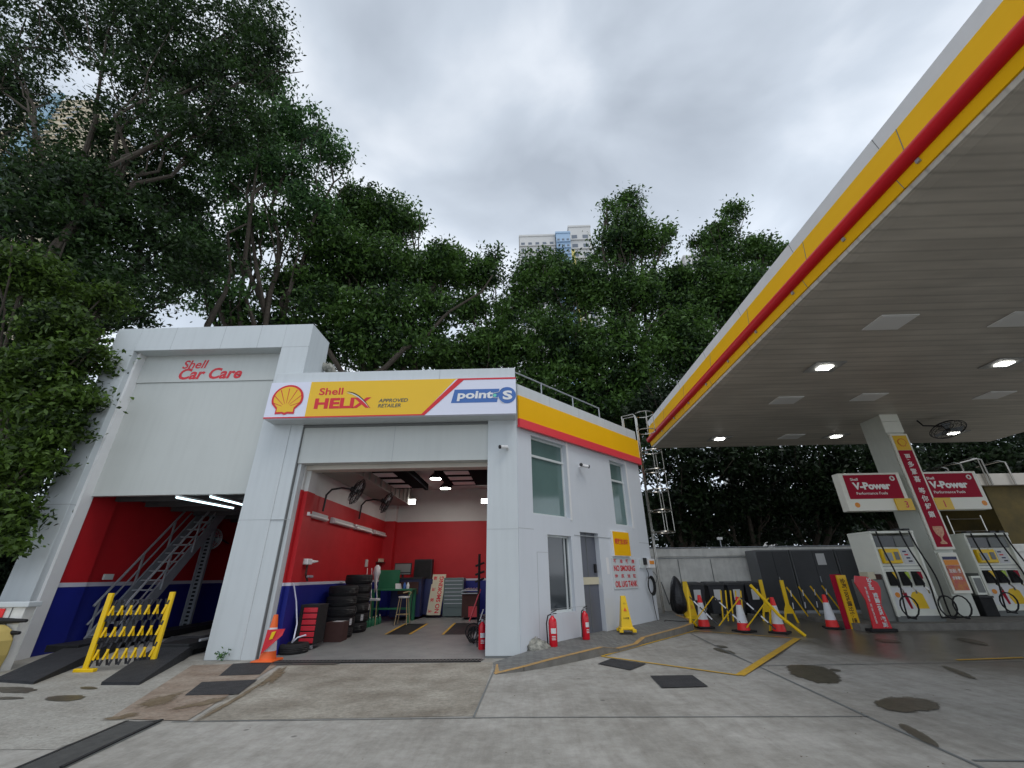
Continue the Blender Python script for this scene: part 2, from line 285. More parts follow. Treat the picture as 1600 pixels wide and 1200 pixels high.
# ---------------------------------------------------------------- mesh helpers
def setp(o, label=None, cat=None, group=None, kind=None):
    if label: o['label'] = label
    if cat: o['category'] = cat
    if group: o['group'] = group
    if kind: o['kind'] = kind
    return o
WL = {}
def root(name, label, cat, loc=(0, 0, 0), rz=0, group=None):
    o = bpy.data.objects.new(name, None); o.empty_display_size = .2; COL.objects.link(o)
    o.location = loc; o.rotation_euler = (0, 0, rz); WL[o.name] = Vector(loc)
    return setp(o, label, cat, group)
def boxes(mb, name, m, parent):
    '''every separate hexahedron of mb becomes a part of its own'''
    for k in range(0, len(mb.v), 8):
        q = MB(); q.hexa(mb.v[k:k+8]); q.build(name, m, parent)
class MB:
    def __init__(s): s.v = []; s.f = []; s.mi = []; s.m = 0
    def add(s, vs, fs):
        k = len(s.v); s.v += [tuple(v) for v in vs]
        for f in fs: s.f.append(tuple(k+i for i in f)); s.mi.append(s.m)
        return s
    def box(s, x0, x1, y0, y1, z0, z1):
        x0, x1 = sorted((x0, x1)); y0, y1 = sorted((y0, y1)); z0, z1 = sorted((z0, z1))
        return s.add([(x0, y0, z0), (x1, y0, z0), (x1, y1, z0), (x0, y1, z0), (x0, y0, z1), (x1, y0, z1), (x1, y1, z1), (x0, y1, z1)],
                     [(0, 3, 2, 1), (4, 5, 6, 7), (0, 1, 5, 4), (1, 2, 6, 5), (2, 3, 7, 6), (3, 0, 4, 7)])
    def hexa(s, p): return s.add(p, [(0, 3, 2, 1), (4, 5, 6, 7), (0, 1, 5, 4), (1, 2, 6, 5), (2, 3, 7, 6), (3, 0, 4, 7)])
    def obox(s, O, u, v, w, a, b, c):   # box spanning a,b,c ranges along u,v,w
        O, u, v, w = Vector(O), Vector(u), Vector(v), Vector(w)
        P = lambda i, j, k: O+u*a[i]+v*b[j]+w*c[k]
        return s.hexa([P(0, 0, 0), P(1, 0, 0), P(1, 1, 0), P(0, 1, 0), P(0, 0, 1), P(1, 0, 1), P(1, 1, 1), P(0, 1, 1)])
    def tube(s, pts, r, n=8, cap=True):
        pts = [Vector(p) for p in pts]; rs = r if isinstance(r, (list, tuple)) else [r]*len(pts)
        k = len(s.v); up = Vector((0, 0, 1)); prev = None
        for i, p in enumerate(pts):
            d = (pts[min(i+1, len(pts)-1)]-pts[max(i-1, 0)]).normalized()
            if prev is None: a = d.cross(up if abs(d.z) < .95 else Vector((1, 0, 0))).normalized()
            else: a = (prev - d*prev.dot(d)).normalized()
            prev = a; b = d.cross(a)
            for j in range(n):
                t = 2*math.pi*j/n; q = p+(a*math.cos(t)+b*math.sin(t))*rs[i]; s.v.append(tuple(q))
        for i in range(len(pts)-1):
            for j in range(n):
                j2 = (j+1) % n; s.f.append((k+i*n+j, k+i*n+j2, k+(i+1)*n+j2, k+(i+1)*n+j)); s.mi.append(s.m)
        if cap:
            s.f.append(tuple(k+j for j in range(n))[::-1]); s.mi.append(s.m)
            s.f.append(tuple(k+(len(pts)-1)*n+j for j in range(n))); s.mi.append(s.m)
        return s
    def lathe(s, prof, n=20, c=(0, 0, 0), axis='z'):
        k = len(s.v)
        for (r, z) in prof:
            for j in range(n):
                t = 2*math.pi*j/n; x, y = r*math.cos(t), r*math.sin(t)
                q = (x, y, z) if axis == 'z' else (x, z, y) if axis == 'y' else (z, x, y)
                s.v.append((q[0]+c[0], q[1]+c[1], q[2]+c[2]))
        for i in range(len(prof)-1):
            for j in range(n):
                j2 = (j+1) % n; s.f.append((k+i*n+j, k+i*n+j2, k+(i+1)*n+j2, k+(i+1)*n+j)); s.mi.append(s.m)
        s.f.append(tuple(k+j for j in range(n))[::-1]); s.mi.append(s.m)
        s.f.append(tuple(k+(len(prof)-1)*n+j for j in range(n))); s.mi.append(s.m)
        return s
    def poly(s, pts2, O, u, v, n, t):   # extruded outline on a plane, t thick towards n
        O, u, v, n = Vector(O), Vector(u), Vector(v), Vector(n); k = len(pts2)
        A = [O+u*p[0]+v*p[1] for p in pts2]; B = [a+n*t for a in A]
        return s.add(A+B, [tuple(range(k))[::-1], tuple(range(k, 2*k))]+[(i, (i+1) % k, k+(i+1) % k, k+i) for i in range(k)])
    def ring(s, c, r, rt, n=24, axis='y', m=6):
        pts = []
        for j in range(n+1):
            t = 2*math.pi*j/n
            q = {'y': (r*math.cos(t), 0, r*math.sin(t)), 'z': (r*math.cos(t), r*math.sin(t), 0), 'x': (0, r*math.cos(t), r*math.sin(t))}[axis]
            pts.append((c[0]+q[0], c[1]+q[1], c[2]+q[2]))
        return s.tube(pts, rt, m)
    def build(s, name, mats, parent=None, world=True, bev=0, smooth=False, label=None):
        me = bpy.data.meshes.new(name); vs = s.v
        if parent is not None and world:
            q = parent
            while q.parent is not None: q = q.parent
            o0 = WL.get(q.name, Vector((0, 0, 0))); vs = [(v[0]-o0.x, v[1]-o0.y, v[2]-o0.z) for v in vs]
        me.from_pydata(vs, [], s.f)
        if not isinstance(mats, (list, tuple)): mats = [mats]
        for m in mats: me.materials.append(M[m] if isinstance(m, str) else m)
        if len(mats) > 1: me.polygons.foreach_set('material_index', s.mi)
        o = bpy.data.objects.new(name, me); COL.objects.link(o)
        if parent is not None: o.parent = parent
        if smooth: me.shade_smooth()
        if smooth and smooth != 'all': me.set_sharp_from_angle(angle=R(40))
        if bev:
            b = o.modifiers.new('bevel', 'BEVEL'); b.width = bev; b.segments = 2; b.limit_method = 'ANGLE'
        if label: o['label'] = label
        me.update(); return o
def kids(o): return [c for c in COL.objects if c.parent == o]
def copy_tree(o, parent=None):
    c = o.copy(); COL.objects.link(c); c.parent = parent
    for ch in kids(o): copy_tree(ch, c)
    return c
_fc = bpy.data.curves.new('lettering', 'FONT'); _fo = bpy.data.objects.new('lettering', _fc); COL.objects.link(_fo)
def text(mb, s, O, u, v, n, w=None, h=None, bold=0, shear=0, off=.004, vert=False, thick=0):
    """lettering laid on a plane, fitted to width w and height h (of its ink), starting bottom left at O"""
    O, u, v, n = Vector(O), Vector(u), Vector(v), Vector(n)
    _fc.body = s; _fc.offset = bold; _fc.shear = shear; _fc.resolution_u = 3; _fc.extrude = 0
    bpy.context.view_layer.update()
    dg = bpy.context.evaluated_depsgraph_get(); me = bpy.data.meshes.new_from_object(_fo.evaluated_get(dg))
    vs = [tuple(q.co) for q in me.vertices]
    if not vs: return
    x0 = min(q[0] for q in vs); x1 = max(q[0] for q in vs); y0 = min(q[1] for q in vs); y1 = max(q[1] for q in vs)
    sy = h/(y1-y0) if h else None; sx = w/(x1-x0) if w else sy
    if sy is None: sy = sx
    P = [O+u*((q[0]-x0)*sx)+v*((q[1]-y0)*sy)+n*off for q in vs]
    fl = (u.cross(v)).dot(n) < 0
    mb.add(P, [tuple(f.vertices)[::-1] if fl else tuple(f.vertices) for f in me.polygons])
    bpy.data.meshes.remove(me)
X, Yv, Z = Vector((1, 0, 0)), Vector((0, 1, 0)), Vector((0, 0, 1))

def pecten(parent, name, O, u, v, n, w, h, off=.006, lined=True, mats=('red', 'yellow', 'red')):
    """scallop emblem: red outline, yellow fan, thin red ribs; w x h box centred on O"""
    O, u, v, n = map(Vector, (O, u, v, n))
    def outline(k):
        pts = []
        for i in range(25):
            a = R(-22+224*i/24); r = 1+.0
            pts.append((k*math.cos(a)*.5, .06+k*math.sin(a)*.5*.96))
        b = [(-.30, -.30), (-.30, -.47), (-.09, -.46), (0, -.50), (.09, -.46), (.30, -.47), (.30, -.30)]
        return pts + [(x*k, y*k+.0*(1-k)) for x, y in b]
    base = MB(); base.poly([(x*w, y*h) for x, y in outline(1)], O+n*off, u, v, n, .004)
    o1 = base.build(name, mats[0], parent)
    y = MB(); y.poly([(x*w, y_*h) for x, y_ in outline(.86)], O+n*(off+.005), u, v, n, .003); y.build('emblem_fan', mats[1], o1)
    if lined:
        r = MB()
        for i in range(7):
            a = R(90+(i-3)*23); d = Vector((math.cos(a), math.sin(a))); q = Vector((-d.y, d.x))
            c0 = Vector((0, -.25)); L0, L1 = .14, (.50 if abs(i-3) > 2 else .60 if abs(i-3) > 1 else .66)
            pts = [c0+d*L0+q*.006, c0+d*L0-q*.006, c0+d*L1-q*.014, c0+d*L1+q*.014]
            r.poly([(p.x*w, p.y*h) for p in pts], O+n*(off+.0085), u, v, n, .002)
        r.build('emblem_ribs', mats[2], o1)
    return o1

# ================================================================ SETTING
g = MB()
ys = [-60, -20, -8, 0, 4, 7, 9, 10.5, 22, 60, 300, 1200]
for a, b in zip(ys[:-1], ys[1:]): g.add([(-900, a, gz(a)), (900, a, gz(a)), (900, b, gz(b)), (-900, b, gz(b))], [(0, 1, 2, 3)])
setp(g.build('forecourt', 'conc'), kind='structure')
def sheet(name, pts, m, h=.004, kind='structure'):
    mb = MB(); P = [(x, y, gz(y)+h) for x, y in pts]; mb.add(P, [tuple(range(len(P)))]); 
    if mb_area(pts) < 0: mb.f = [mb.f[0][::-1]]
    return setp(mb.build(name, m), kind=kind)
def mb_area(p): return sum(p[i][0]*p[(i+1) % len(p)][1]-p[(i+1) % len(p)][0]*p[i][1] for i in range(len(p)))
def px(*q, o=0): return [(gnd(x, y).x, gnd(x, y).y) for x, y in q]
def strip(mb, pts, w, h):
    for (a, b) in zip(pts[:-1], pts[1:]):
        a, b = Vector(a), Vector(b); d = (b-a).normalized(); q = Vector((-d.y, d.x))*w/2
        mb.add([(p.x, p.y, gz(p.y)+h) for p in (a-q, b-q, b+q, a+q)], [(0, 1, 2, 3)])
# slabs of different concrete in front of the bays
sheet('apron_slab', px((441, 1040), (771, 1035), (744, 1119), (300, 1127)), 'slab')
sheet('side_apron', [(-14, 10.4), (-14, 5.4), (-4.95, 5.4), (-4.95, 6.3), (-5.6, 8.2), (-6.9, 10.4)], 'apron')
sheet('drain_channel', px((300, 1040), (440, 1036), (292, 1127), (170, 1124)), 'channel', .008)
j = MB()
for q, w in (([(268, 1128.5), (800, 1121.5), (1358, 1120)], .022), ([(777, 1036), (740, 1121)], .025), ([(1079, 990), (1160, 1030), (1355, 1120), (1545, 1205)], .035),
          ([(1185, 1041), (1600, 1034)], .03), ([(1520, 1189), (1610, 1190)], .03), ([(70, 1215), (250, 1130)], .02)):
    strip(j, px(*q), w, .007)
setp(j.build('slab_joint', 'joint'), kind='structure')
rm = MB()
yb = [px(q)[0] for q in ((940, 1026), (1156, 1056), (1246, 998), (1086, 986))]
strip(rm, [yb[0], yb[1]], .07, .010); strip(rm, [yb[1], yb[2]], .15, .0102); strip(rm, [yb[2], yb[3]], .06, .0104); strip(rm, [yb[3], yb[0]], .06, .0106)
strip(rm, px((1495, 1032), (1600, 1028)), .09, .01)
setp(rm.build('road_marking', 'roadyellow'), kind='structure')
# worn patches, puddles, stains
def blob(name, c, rx, ry, m, seed, rot=0, h=.012, n=26, rough=.12):
    rnd = random.Random(seed); pts = []
    ph = [rnd.uniform(0, 6.28) for _ in range(5)]
    for i in range(n):
        t = 2*math.pi*i/n; r = 1+sum(rough/(k+1)*math.sin((k+2)*t+ph[k]) for k in range(5))
        x, y = rx*r*math.cos(t), ry*r*math.sin(t); pts.append((c[0]+x*math.cos(rot)-y*math.sin(rot), c[1]+x*math.sin(rot)+y*math.cos(rot)))
    return sheet(name, pts, m, h)
def stain(name, x, y, rx, ry, rot, m_, seed, h=.012, n=28, rough=.07):
    rnd = random.Random(seed); ph = [rnd.uniform(0, 6.28) for _ in range(6)]; q = MB(); fd = []
    c, s_ = math.cos(R(rot)), math.sin(R(rot))
    for f, w in ((0.02, 1), (.55, .8), (.85, .42), (1.15, 0)):
        for i in range(n):
            t = 2*math.pi*i/n; r = f*(1+sum(rough/(k+1)*math.sin((k+2)*t+ph[k]) for k in range(6))); a, b = rx*r*math.cos(t), ry*r*math.sin(t)
            g_ = gnd(x+a*c-b*s_, y+a*s_+b*c); q.v.append((g_.x, g_.y, gz(g_.y)+h)); fd.append(w)
    for l in range(3):
        for i in range(n): q.f.append((l*n+i, l*n+(i+1) % n, (l+1)*n+(i+1) % n, (l+1)*n+i)[::-1]); q.mi.append(0)
    o = setp(q.build(name, m_), kind='structure'); at_ = o.data.attributes.new('fade', 'FLOAT', 'POINT'); at_.data.foreach_set('value', fd)
for k, a in enumerate([(1273, 1054, 42, 13, 14), (1417, 1102, 49, 12, 4), (1436, 1150, 40, 5, 30), (1500, 1052, 28, 3, 20), (1132, 1018, 17, 2.5, 14), (1128, 1011, 9, 2, 8), (1305, 1048, 10, 1.5, 5), (1050, 986, 12, 1.5, 5), (1520, 1003, 26, 3, 12), (1388, 1002, 20, 2.5, 5)]):
    stain('damp_patch', *a, 'puddle', k+40, .0118+.0003*(k % 3))
for k, a in enumerate([(102, 1092, 30, 5, -2), (22, 1079, 34, 5, 2), (138, 1076, 14, 2, 0), (10, 1092, 26, 2, 0)]): stain('oil_stain', *a, 'puddle', k+60)
for k, a in enumerate([(250, 1096, 46, 7, -22), (190, 1122, 28, 5, -8), (318, 1100, 44, 5, -14), (360, 1098, 60, 4, -30), (428, 1058, 34, 6, -40)]): stain('rust_stain', *a, 'stain', k+70, .0122+.0003*(k % 3), rough=.3)
for q in ([(288, 1088), (315, 1067), (402, 1063), (372, 1086)], [(342, 1057), (364, 1038), (428, 1034), (406, 1055)],
          [(934, 1038), (955, 1030), (1010, 1038), (985, 1048)], [(1016, 1057), (1082, 1056), (1107, 1074), (1034, 1076)]):
    sheet('access_cover', px(*q), 'patch', .013)
# small leaf litter on the concrete: countless bits
lt = MB(); rnd = random.Random(4)
for i in range(230):
    x, y = rnd.uniform(-6, 9), rnd.uniform(3.2, 13); a = rnd.uniform(0, 6.3); s_ = rnd.uniform(.008, .022)
    lt.add([(x+s_*math.cos(a+k*1.57)*(1 if k % 2 else .5), y+s_*math.sin(a+k*1.57)*(1 if k % 2 else .5), gz(y)+.016+.004*(k % 2)) for k in range(4)], [(0, 1, 2, 3)])
setp(lt.build('leaf_litter', 'litter'), kind='stuff', label='tiny leaf scraps scattered over the concrete forecourt', cat='litter')

# pavement with kerb beside the side wall
C0 = Vector((-.14, 10.47, 0)); SD = Vector((.69, .724, 0)).normalized(); SN = Vector((SD.y, -SD.x, 0)); SLEN = 6.17
kp = [(-.60, 8.92), (-.1, 9.15), (.35, 9.5), (1.05, 10.15), (1.62, 10.72), (2.0, 11.02), (2.55, 11.6), (2.85, 12.0), (3.5, 12.6), (4.2, 13.3), (4.75, 14.0), (5.0, 14.9), (5.0, 16.0)]
kh = [.0, .06, .10, .13, .14, .06, .05, .12, .14, .15, .15, .15, .15]
inner = [(-.9, 10.46), (-.14, 10.46)] + [tuple((C0+SD*t)[:2]) for t in (1, 2, 3, 3.6, 4.2, 5, SLEN)] + [(4.2, 15.2), (3.9, 15.6), (4.4, 18.5)]
pv = MB(); n_ = len(kp)
ii = [(-.70, 10.0), (-.14, 10.5)] + [tuple((C0-SN*.1+SD*t)[:2]) for t in (1, 1.8, 2.6, 3.2, 3.9, 4.5, 5.2, 5.8, 6.3)] + [(4.0, 16.0), (4.0, 18.6)]
ih = [.0, .08] + [.15]*11
for i in range(n_-1):
    a, b, c, d = kp[i], kp[i+1], ii[i+1], ii[i]
    pv.add([(a[0], a[1], gz(a[1])+kh[i]), (b[0], b[1], gz(b[1])+kh[i+1]), (c[0], c[1], gz(c[1])+ih[i+1]), (d[0], d[1], gz(d[1])+ih[i])], [(0, 1, 2), (0, 2, 3)])
pv.add([(5.0, 16.0, .326), (5.0, 18.6, .42), (4.0, 18.6, .42), (4.0, 16.0, .326)], [(0, 1, 2, 3)])
setp(pv.build('pavement', 'paving'), kind='structure')
kb = MB(); ky = MB()
for i in range(n_-1):
    a, b = Vector(kp[i]), Vector(kp[i+1]); d = (b-a).normalized(); q = Vector((d.y, -d.x))*.06
    za, zb = gz(a.y), gz(b.y)
    kb.hexa([(a.x-q.x*.2, a.y-q.y*.2, za-.05), (a.x+q.x, a.y+q.y, za-.05), (b.x+q.x, b.y+q.y, zb-.05), (b.x-q.x*.2, b.y-q.y*.2, zb-.05),
             (a.x-q.x*.2, a.y-q.y*.2, za+kh[i]+.003), (a.x+q.x, a.y+q.y, za+kh[i]+.003), (b.x+q.x, b.y+q.y, zb+kh[i+1]+.003), (b.x-q.x*.2, b.y-q.y*.2, zb+kh[i+1]+.003)])
    ky.add([(a.x-q.x*.8, a.y-q.y*.8, za+kh[i]+.009), (a.x+q.x*1.0, a.y+q.y*1.0, za+kh[i]+.007), (b.x+q.x*1.0, b.y+q.y*1.0, zb+kh[i+1]+.007), (b.x-q.x*.8, b.y-q.y*.8, zb+kh[i+1]+.009)], [(0, 1, 2, 3)])
ky.add([(-.60, 8.92, .012), (-.48, 8.95, .012), (-.52, 9.75, .012), (-.62, 9.75, .012)], [(0, 1, 2, 3)])
setp(kb.build('kerb', 'kerb'), kind='structure'); setp(ky.build('kerb_paint', 'kerbyellow'), kind='structure')

# ================================================================ CAR CARE BUILDING (left)
FY = 10.47
cc = root('car_care_building', 'tall white portal building on the left with open red and blue drive-in bay', 'building', (-9.2, FY, 0))
fr = MB()
fr.box(-12.17, -11.43, FY, 10.9, 0, 7.76)
fr.box(-12.17, -11.43, FY, 13.6, 7.76, 8.54)
fr.box(-12.17, -11.96, 10.9, 19.5, 0, 5)
fr.box(-12.17, -11.6, 10.9, 13.6, 5, 7.76)
fr.box(-11.43, -7.0, FY, 13.6, 7.76, 8.54)
fr.box(-7.0, -6.2, FY, 11.6, 0, 8.54)
fr.build('portal_frame', 'panel', cc, bev=.012)
sl_ = MB(); sl_.box(-11.43, -11.36, FY+.16, FY+.46, 0, 7.76); sl_.build('jamb_lining', 'white', cc)
rp = MB(); rp.box(-11.43, -7.0, FY+.40, FY+.55, 3.62, 6.88); rp.build('recessed_panel', 'beige', cc)
fp = MB(); fp.box(-11.43, -7.0, FY+.37, FY+.55, 6.885, 7.76); fp.build('name_panel', 'beige', cc)
pj = MB()
for z in (3.35,): pj.box(-12.175, -11.425, FY-.003, FY+.4, z, z+.012)
for x in (-10.35, -8.85, -7.75): pj.box(x, x+.008, FY-.003, FY+.02, 7.76, 8.54)
pj.box(-7.004, -6.196, FY-.003, FY+.02, 7.76, 7.768)
pj.box(-7.004, -5.6, FY-.003, FY+.02, 2.9, 2.908)
boxes(pj, 'panel_joint', 'seamgrey', cc)
tx = MB()
a = at(285, 574, Y=FY+.37); b = at(327, 562, Y=FY+.37)
text(tx, 'Shell', (at(284, 576.5, Y=FY+.37)), X, Z, -Yv, w=(at(323, 576, Y=FY+.37)-at(284, 576, Y=FY+.37)).x, h=.28, bold=.02, shear=.2)
text(tx, 'Car Care', (at(277, 593.5, Y=FY+.37)), X, Z, -Yv, w=(at(375, 590, Y=FY+.37)-at(277, 590, Y=FY+.37)).x, h=.37, bold=.032, shear=.2)
tx.build('lettering', 'red', cc)
# interior
inn = MB(); inn.box(-11.95, -11.6, 10.9, 19.5, 1.56, 4); inn.box(-11.6, -11.42, 10.9, 11.7, 1.56, 3.745)
inn.box(-7.05, -6.9, 11.6, 19.5, 1.56, 4); inn.box(-11.6, -7.05, 18.6, 18.8, 1.56, 4); inn.build('upper_inner_wall', 'inred', cc)
inb = MB(); inb.box(-11.95, -11.6, 10.9, 19.5, 0, 1.46); inb.box(-11.6, -11.42, 10.9, 11.7, 0, 1.46)
inb.box(-7.05, -6.9, 11.6, 19.5, 0, 1.46); inb.box(-11.6, -7.05, 18.6, 18.8, 0, 1.46); inb.build('lower_inner_wall', 'inblue', cc)
inl = MB(); inl.box(-11.95, -11.597, 10.9, 19.5, 1.46, 1.56); inl.box(-11.6, -11.417, 10.9, 11.703, 1.46, 1.56); inl.box(-7.05, -6.9, 11.6, 19.5, 1.46, 1.56); inl.box(-11.43, -7.05, 18.595, 18.8, 1.46, 1.56)
inl.build('wall_line', 'line', cc)
ce = MB(); ce.box(-11.6, -7.0, FY+.55, 19, 3.75, 3.95)
for k in range(7): ce.box(-11.4, -7.02, 11.6+k*1.0, 11.72+k*1.0, 3.6, 3.75)
ce.build('bay_ceiling', 'darkceil', cc)
rf = MB(); rf.box(-12.17, -6.2, 13.6, 19.5, 5, 5.3); rf.build('roof', 'panel', cc)
for (p0, p1) in (((277, 774), (365, 791)), ((330, 773), (381, 786))):
    a, b = at(*p0, Z=3.58), at(*p1, Z=3.58); x = (a.x+b.x)/2
    t = root('tube_light', 'lit blue-white tube light on the bay ceiling, ' + ('the longer one left of the other tube' if p0[0] == 277 else 'the shorter one nearest the white pillar'), 'light', (a.x, a.y, 3.5), group='lit ceiling tubes')
    d = (b-a); q = Vector((-d.y, d.x, 0)).normalized()*.05
    mb = MB(); mb.obox((a.x, a.y, 3.545), d, q, Z, (0, 1), (-1, 1), (0, .04)); mb.build('fitting', 'tube', t)
    mb = MB(); mb.tube([(a.x, a.y, 3.53), (b.x, b.y, 3.53)], .028, 8); mb.build('tube', 'lampcool', t)

# ================================================================ SERVICE GARAGE (right)
sg = root('service_garage', 'white service garage with wide open bay and angled side wing striped yellow and red', 'building', (-3, FY, 0))
SX0 = at(414.7, 655.3, Y=10.07).x; SX1 = at(806.7, 647.5, Y=10.07).x; SZ0 = at(806.7, 648, Y=10.07).z; SZ1 = at(805.5, 592, Y=10.07).z; PZ = at(804.7, 574, Y=10.07).z
mb = MB()
mb.box(-6.2, -5.88, FY+.02, FY+.32, 0, SZ0+.2)      # left jamb next to the frame leg
mb.box(-5.86, -5.77, FY+.12, FY+.32, 0, 5.0)
mb.box(-.90, -.15, FY, FY+.45, .04, SZ0+.2)        # right pillar
boxes(mb, 'pillar', 'panel', sg)
mb = MB(); mb.box(-5.9, -.9, FY+.08, FY+.35, 4.31, 5.27); mb.build('header_panel', 'beige', sg)
mb = MB(); mb.box(-5.74, -.9, FY+.36, FY+.7, 4.2, 4.42); mb.build('roller_shutter_box', 'soffit', sg)
mb = MB(); mb.box(-5.88, -5.86, FY+.04, FY+.4, 0, 5.27); mb.box(-5.88, -.9, FY+.05, FY+.12, 5.27, 5.33); mb.box(-.9, -.14, FY-.01, FY+.3, 0, .035); boxes(mb, 'shadow_gap', 'joint', sg); mb = MB(); mb.box(-.902, -.15, FY-.003, FY+.1, 2.6, 2.608); mb.box(-3.4, -3.39, FY+.077, FY+.1, 4.31, 5.27)
boxes(mb, 'panel_joint', 'seamgrey', sg)
# fascia behind the sign
mb = MB(); mb.box(SX0, SX1-.02, 10.09, FY+1.2, SZ0, PZ); mb.build('parapet', 'panel', sg, bev=.01)
mb = MB(); mb.box(-2.2, -2.19, 10.086, 10.1, SZ1, PZ); mb.box(SX0, SX1, 10.6, 10.66, SZ0-.004, SZ0+.01); boxes(mb, 'panel_joint', 'seamgrey', sg)
# interior
YB = 18.2; XL = -5.74
def zf(y): return gz(y)
mb = MB(); mb.box(XL-.2, XL, FY+.33, YB, 1.5, 3.68); mb.box(XL, XL+.1, FY+.45, 11.35, 1.5, 3.66); mb.box(XL, -.15, YB, YB+.2, 1.5, 3.68); mb.box(XL, XL+.42, YB-.35, YB, 1.5, 3.68)
mb.box(-.75, -.55, FY+.45, YB, 1.5, 3.68); mb.build('upper_inner_wall', 'inred', sg)
mb = MB(); mb.box(XL-.2, XL, FY+.33, YB, 0, 1.43); mb.box(XL, XL+.1, FY+.45, 11.35, 0, 1.43); mb.box(XL, -.15, YB, YB+.2, 0, 1.43); mb.box(XL, XL+.42, YB-.35, YB, 0, 1.43)
mb.box(-.75, -.55, FY+.45, YB, 0, 1.43); mb.build('lower_inner_wall', 'inblue', sg)
mb = MB(); mb.box(XL-.2, XL+.002, FY+.33, YB, 1.43, 1.5); mb.box(XL, XL+.102, FY+.448, 11.352, 1.43, 1.5); mb.box(XL, -.15, YB-.002, YB+.2, 1.43, 1.5); mb.box(XL, XL+.422, YB-.352, YB, 1.43, 1.5)
mb.build('wall_line', 'line', sg)
mb = MB(); mb.box(XL-.2, XL, FY+.33, YB, 3.68, 5.2); mb.box(XL, XL+.1, FY+.45, 11.35, 3.66, 4.6); mb.box(XL, -.15, YB, YB+.2, 3.68, 5.2); mb.box(XL, XL+.42, YB-.35, YB, 3.68, 5.2); mb.box(-.75, -.55, FY+.45, YB, 3.68, 5.2)
mb.build('top_inner_wall', 'inwhite', sg)
mb = MB(); mb.box(XL-.2, -.15, FY+.7, YB+.2, 5.0, 5.2); mb.build('bay_ceiling', 'ceil', sg)
mb = MB(); mb.box(XL, -4.75, 11.7, YB-.4, 4.3, 5.0)
for k in range(10): mb.box(-4.755, -4.70, 12.2+k*.55, 12.25+k*.55, 4.32, 4.98)
mb.build('bulkhead', 'soffit2', sg)
fl = MB()
for a, b in ((10.25, 10.5), (10.5, 18.4)): fl.add([(-5.9, a, gz(a)+.006), (-.9, a, gz(a)+.006), (-.9, b, gz(b)+.006), (-5.9, b, gz(b)+.006)], [(0, 1, 2, 3)])
fl.build('bay_floor', 'garfloor', sg)
fl = MB(); fl.add([(-.9, 10.9, gz(10.9)+.006), (-.7, 10.9, gz(10.9)+.006), (-.7, 18.4, gz(18.4)+.006), (-.9, 18.4, gz(18.4)+.006)], [(0, 1, 2, 3)]); fl.build('bay_floor_edge', 'garfloor', sg)
# dark ceiling frames with pale panels
for k, (x0, x1, y0, y1) in enumerate(((at(566, 737, Z=4.55).x, at(672, 768, Z=4.55).x+.05, 11.9, 15.6), (-2.7, -1.0, 11.9, 15.2))):
    f = root('ceiling_frame', ['black ceiling-mounted frame with pale panels, the one nearer the wall fans', 'black ceiling-mounted frame with pale panels, the one nearer the right pillar'][k], 'frame', ((x0+x1)/2, 14, 4.55), group='black frames under the garage ceiling')
    w = x1-x0; m1 = MB(); m1.box(x0, x1, y0, y1, 4.57, 4.72); m1.build('frame_body', 'matteblack', f, bev=.01)
    for xx in (x0, x1-.12): m1 = MB(); m1.box(xx, xx+.12, y0, y1, 4.50, 4.57); m1.build('edge_rail', 'matteblack', f)
    for q in range(4):
        ya = y0+.15+(y1-y0)*q/4; m1 = MB(); m1.box(x0+.22, x0+.22+w*.45, ya, ya+(y1-y0)*.14, 4.555, 4.57); m1.build('panel', 'white', f)

# ---- side wing wall with openings
def sp_(px_, py_, out_=0):       # point on the side wall seen at a pixel -> (s, z)
    d = ray(px_, py_); o = C0+SN*out_; t = (o-CAM).dot(SN)/d.dot(SN); p = CAM+d*t; return (p-C0).dot(SD), p.z
def rect(a, b, c, d): # px TL x,y BR x,y
    s0, z1 = sp_(a, b); s1, z0 = sp_(c, d); return s0, s1, z0, z1
win1 = rect(829.3, 680, 891, 810); win2 = rect(951.7, 719, 988, 823); win3 = rect(855.3, 835, 900, 955); door = rect(905.9, 830.8, 948.5, 985.5)
door = (door[0], door[1], .2, door[3])
holes = [win1, win2, win3, door]
WT = 6.36
ss = sorted({0, SLEN} | {h[0] for h in holes} | {h[1] for h in holes}); mb = MB()
for a, b in zip(ss[:-1], ss[1:]):
    mid = (a+b)/2; hs = sorted([h for h in holes if h[0] < mid < h[1]], key=lambda h: h[2]); z = .06+.03*a*0
    for h in hs:
        if h[2] > z: mb.obox(C0, SD, -SN, Z, (a, b), (0, .28), (z, h[2]))
        z = h[3]
    mb.obox(C0, SD, -SN, Z, (a, b), (0, .28), (z, 5.2))
mb.build('side_wall', 'panel2', sg)
mb = MB(); mb.obox(C0, SD, -SN, Z, (SLEN-.28, SLEN), (.28, 1.6), (.1, 5.2)); mb.obox(C0, SD, -SN, Z, (SLEN-.28, SLEN-.02), (1.6, 3.2), (.1, 5.2)); mb.build('end_wall', 'panel2', sg)
mb = MB(); mb.obox(C0, SD, -SN, Z, (0, SLEN+.03), (-.05, .3), (5.2, 6.38)); mb.obox(C0, SD, -SN, Z, (SLEN-.3, SLEN+.03), (.3, 3.2), (5.2, 6.38)); mb.build('wing_parapet', 'panel', sg)
yb0, yb1 = 5.36, 6.03
mb = MB(); mb.obox(C0, SD, -SN, Z, (-.02, SLEN+.05), (-.10, -.05), (yb0+.002, yb1)); mb.obox(C0, SD, -SN, Z, (SLEN+.03, SLEN+.07), (-.05, 2.0), (yb0+.002, yb1)); mb.build('yellow_band', 'bandyellow', sg)
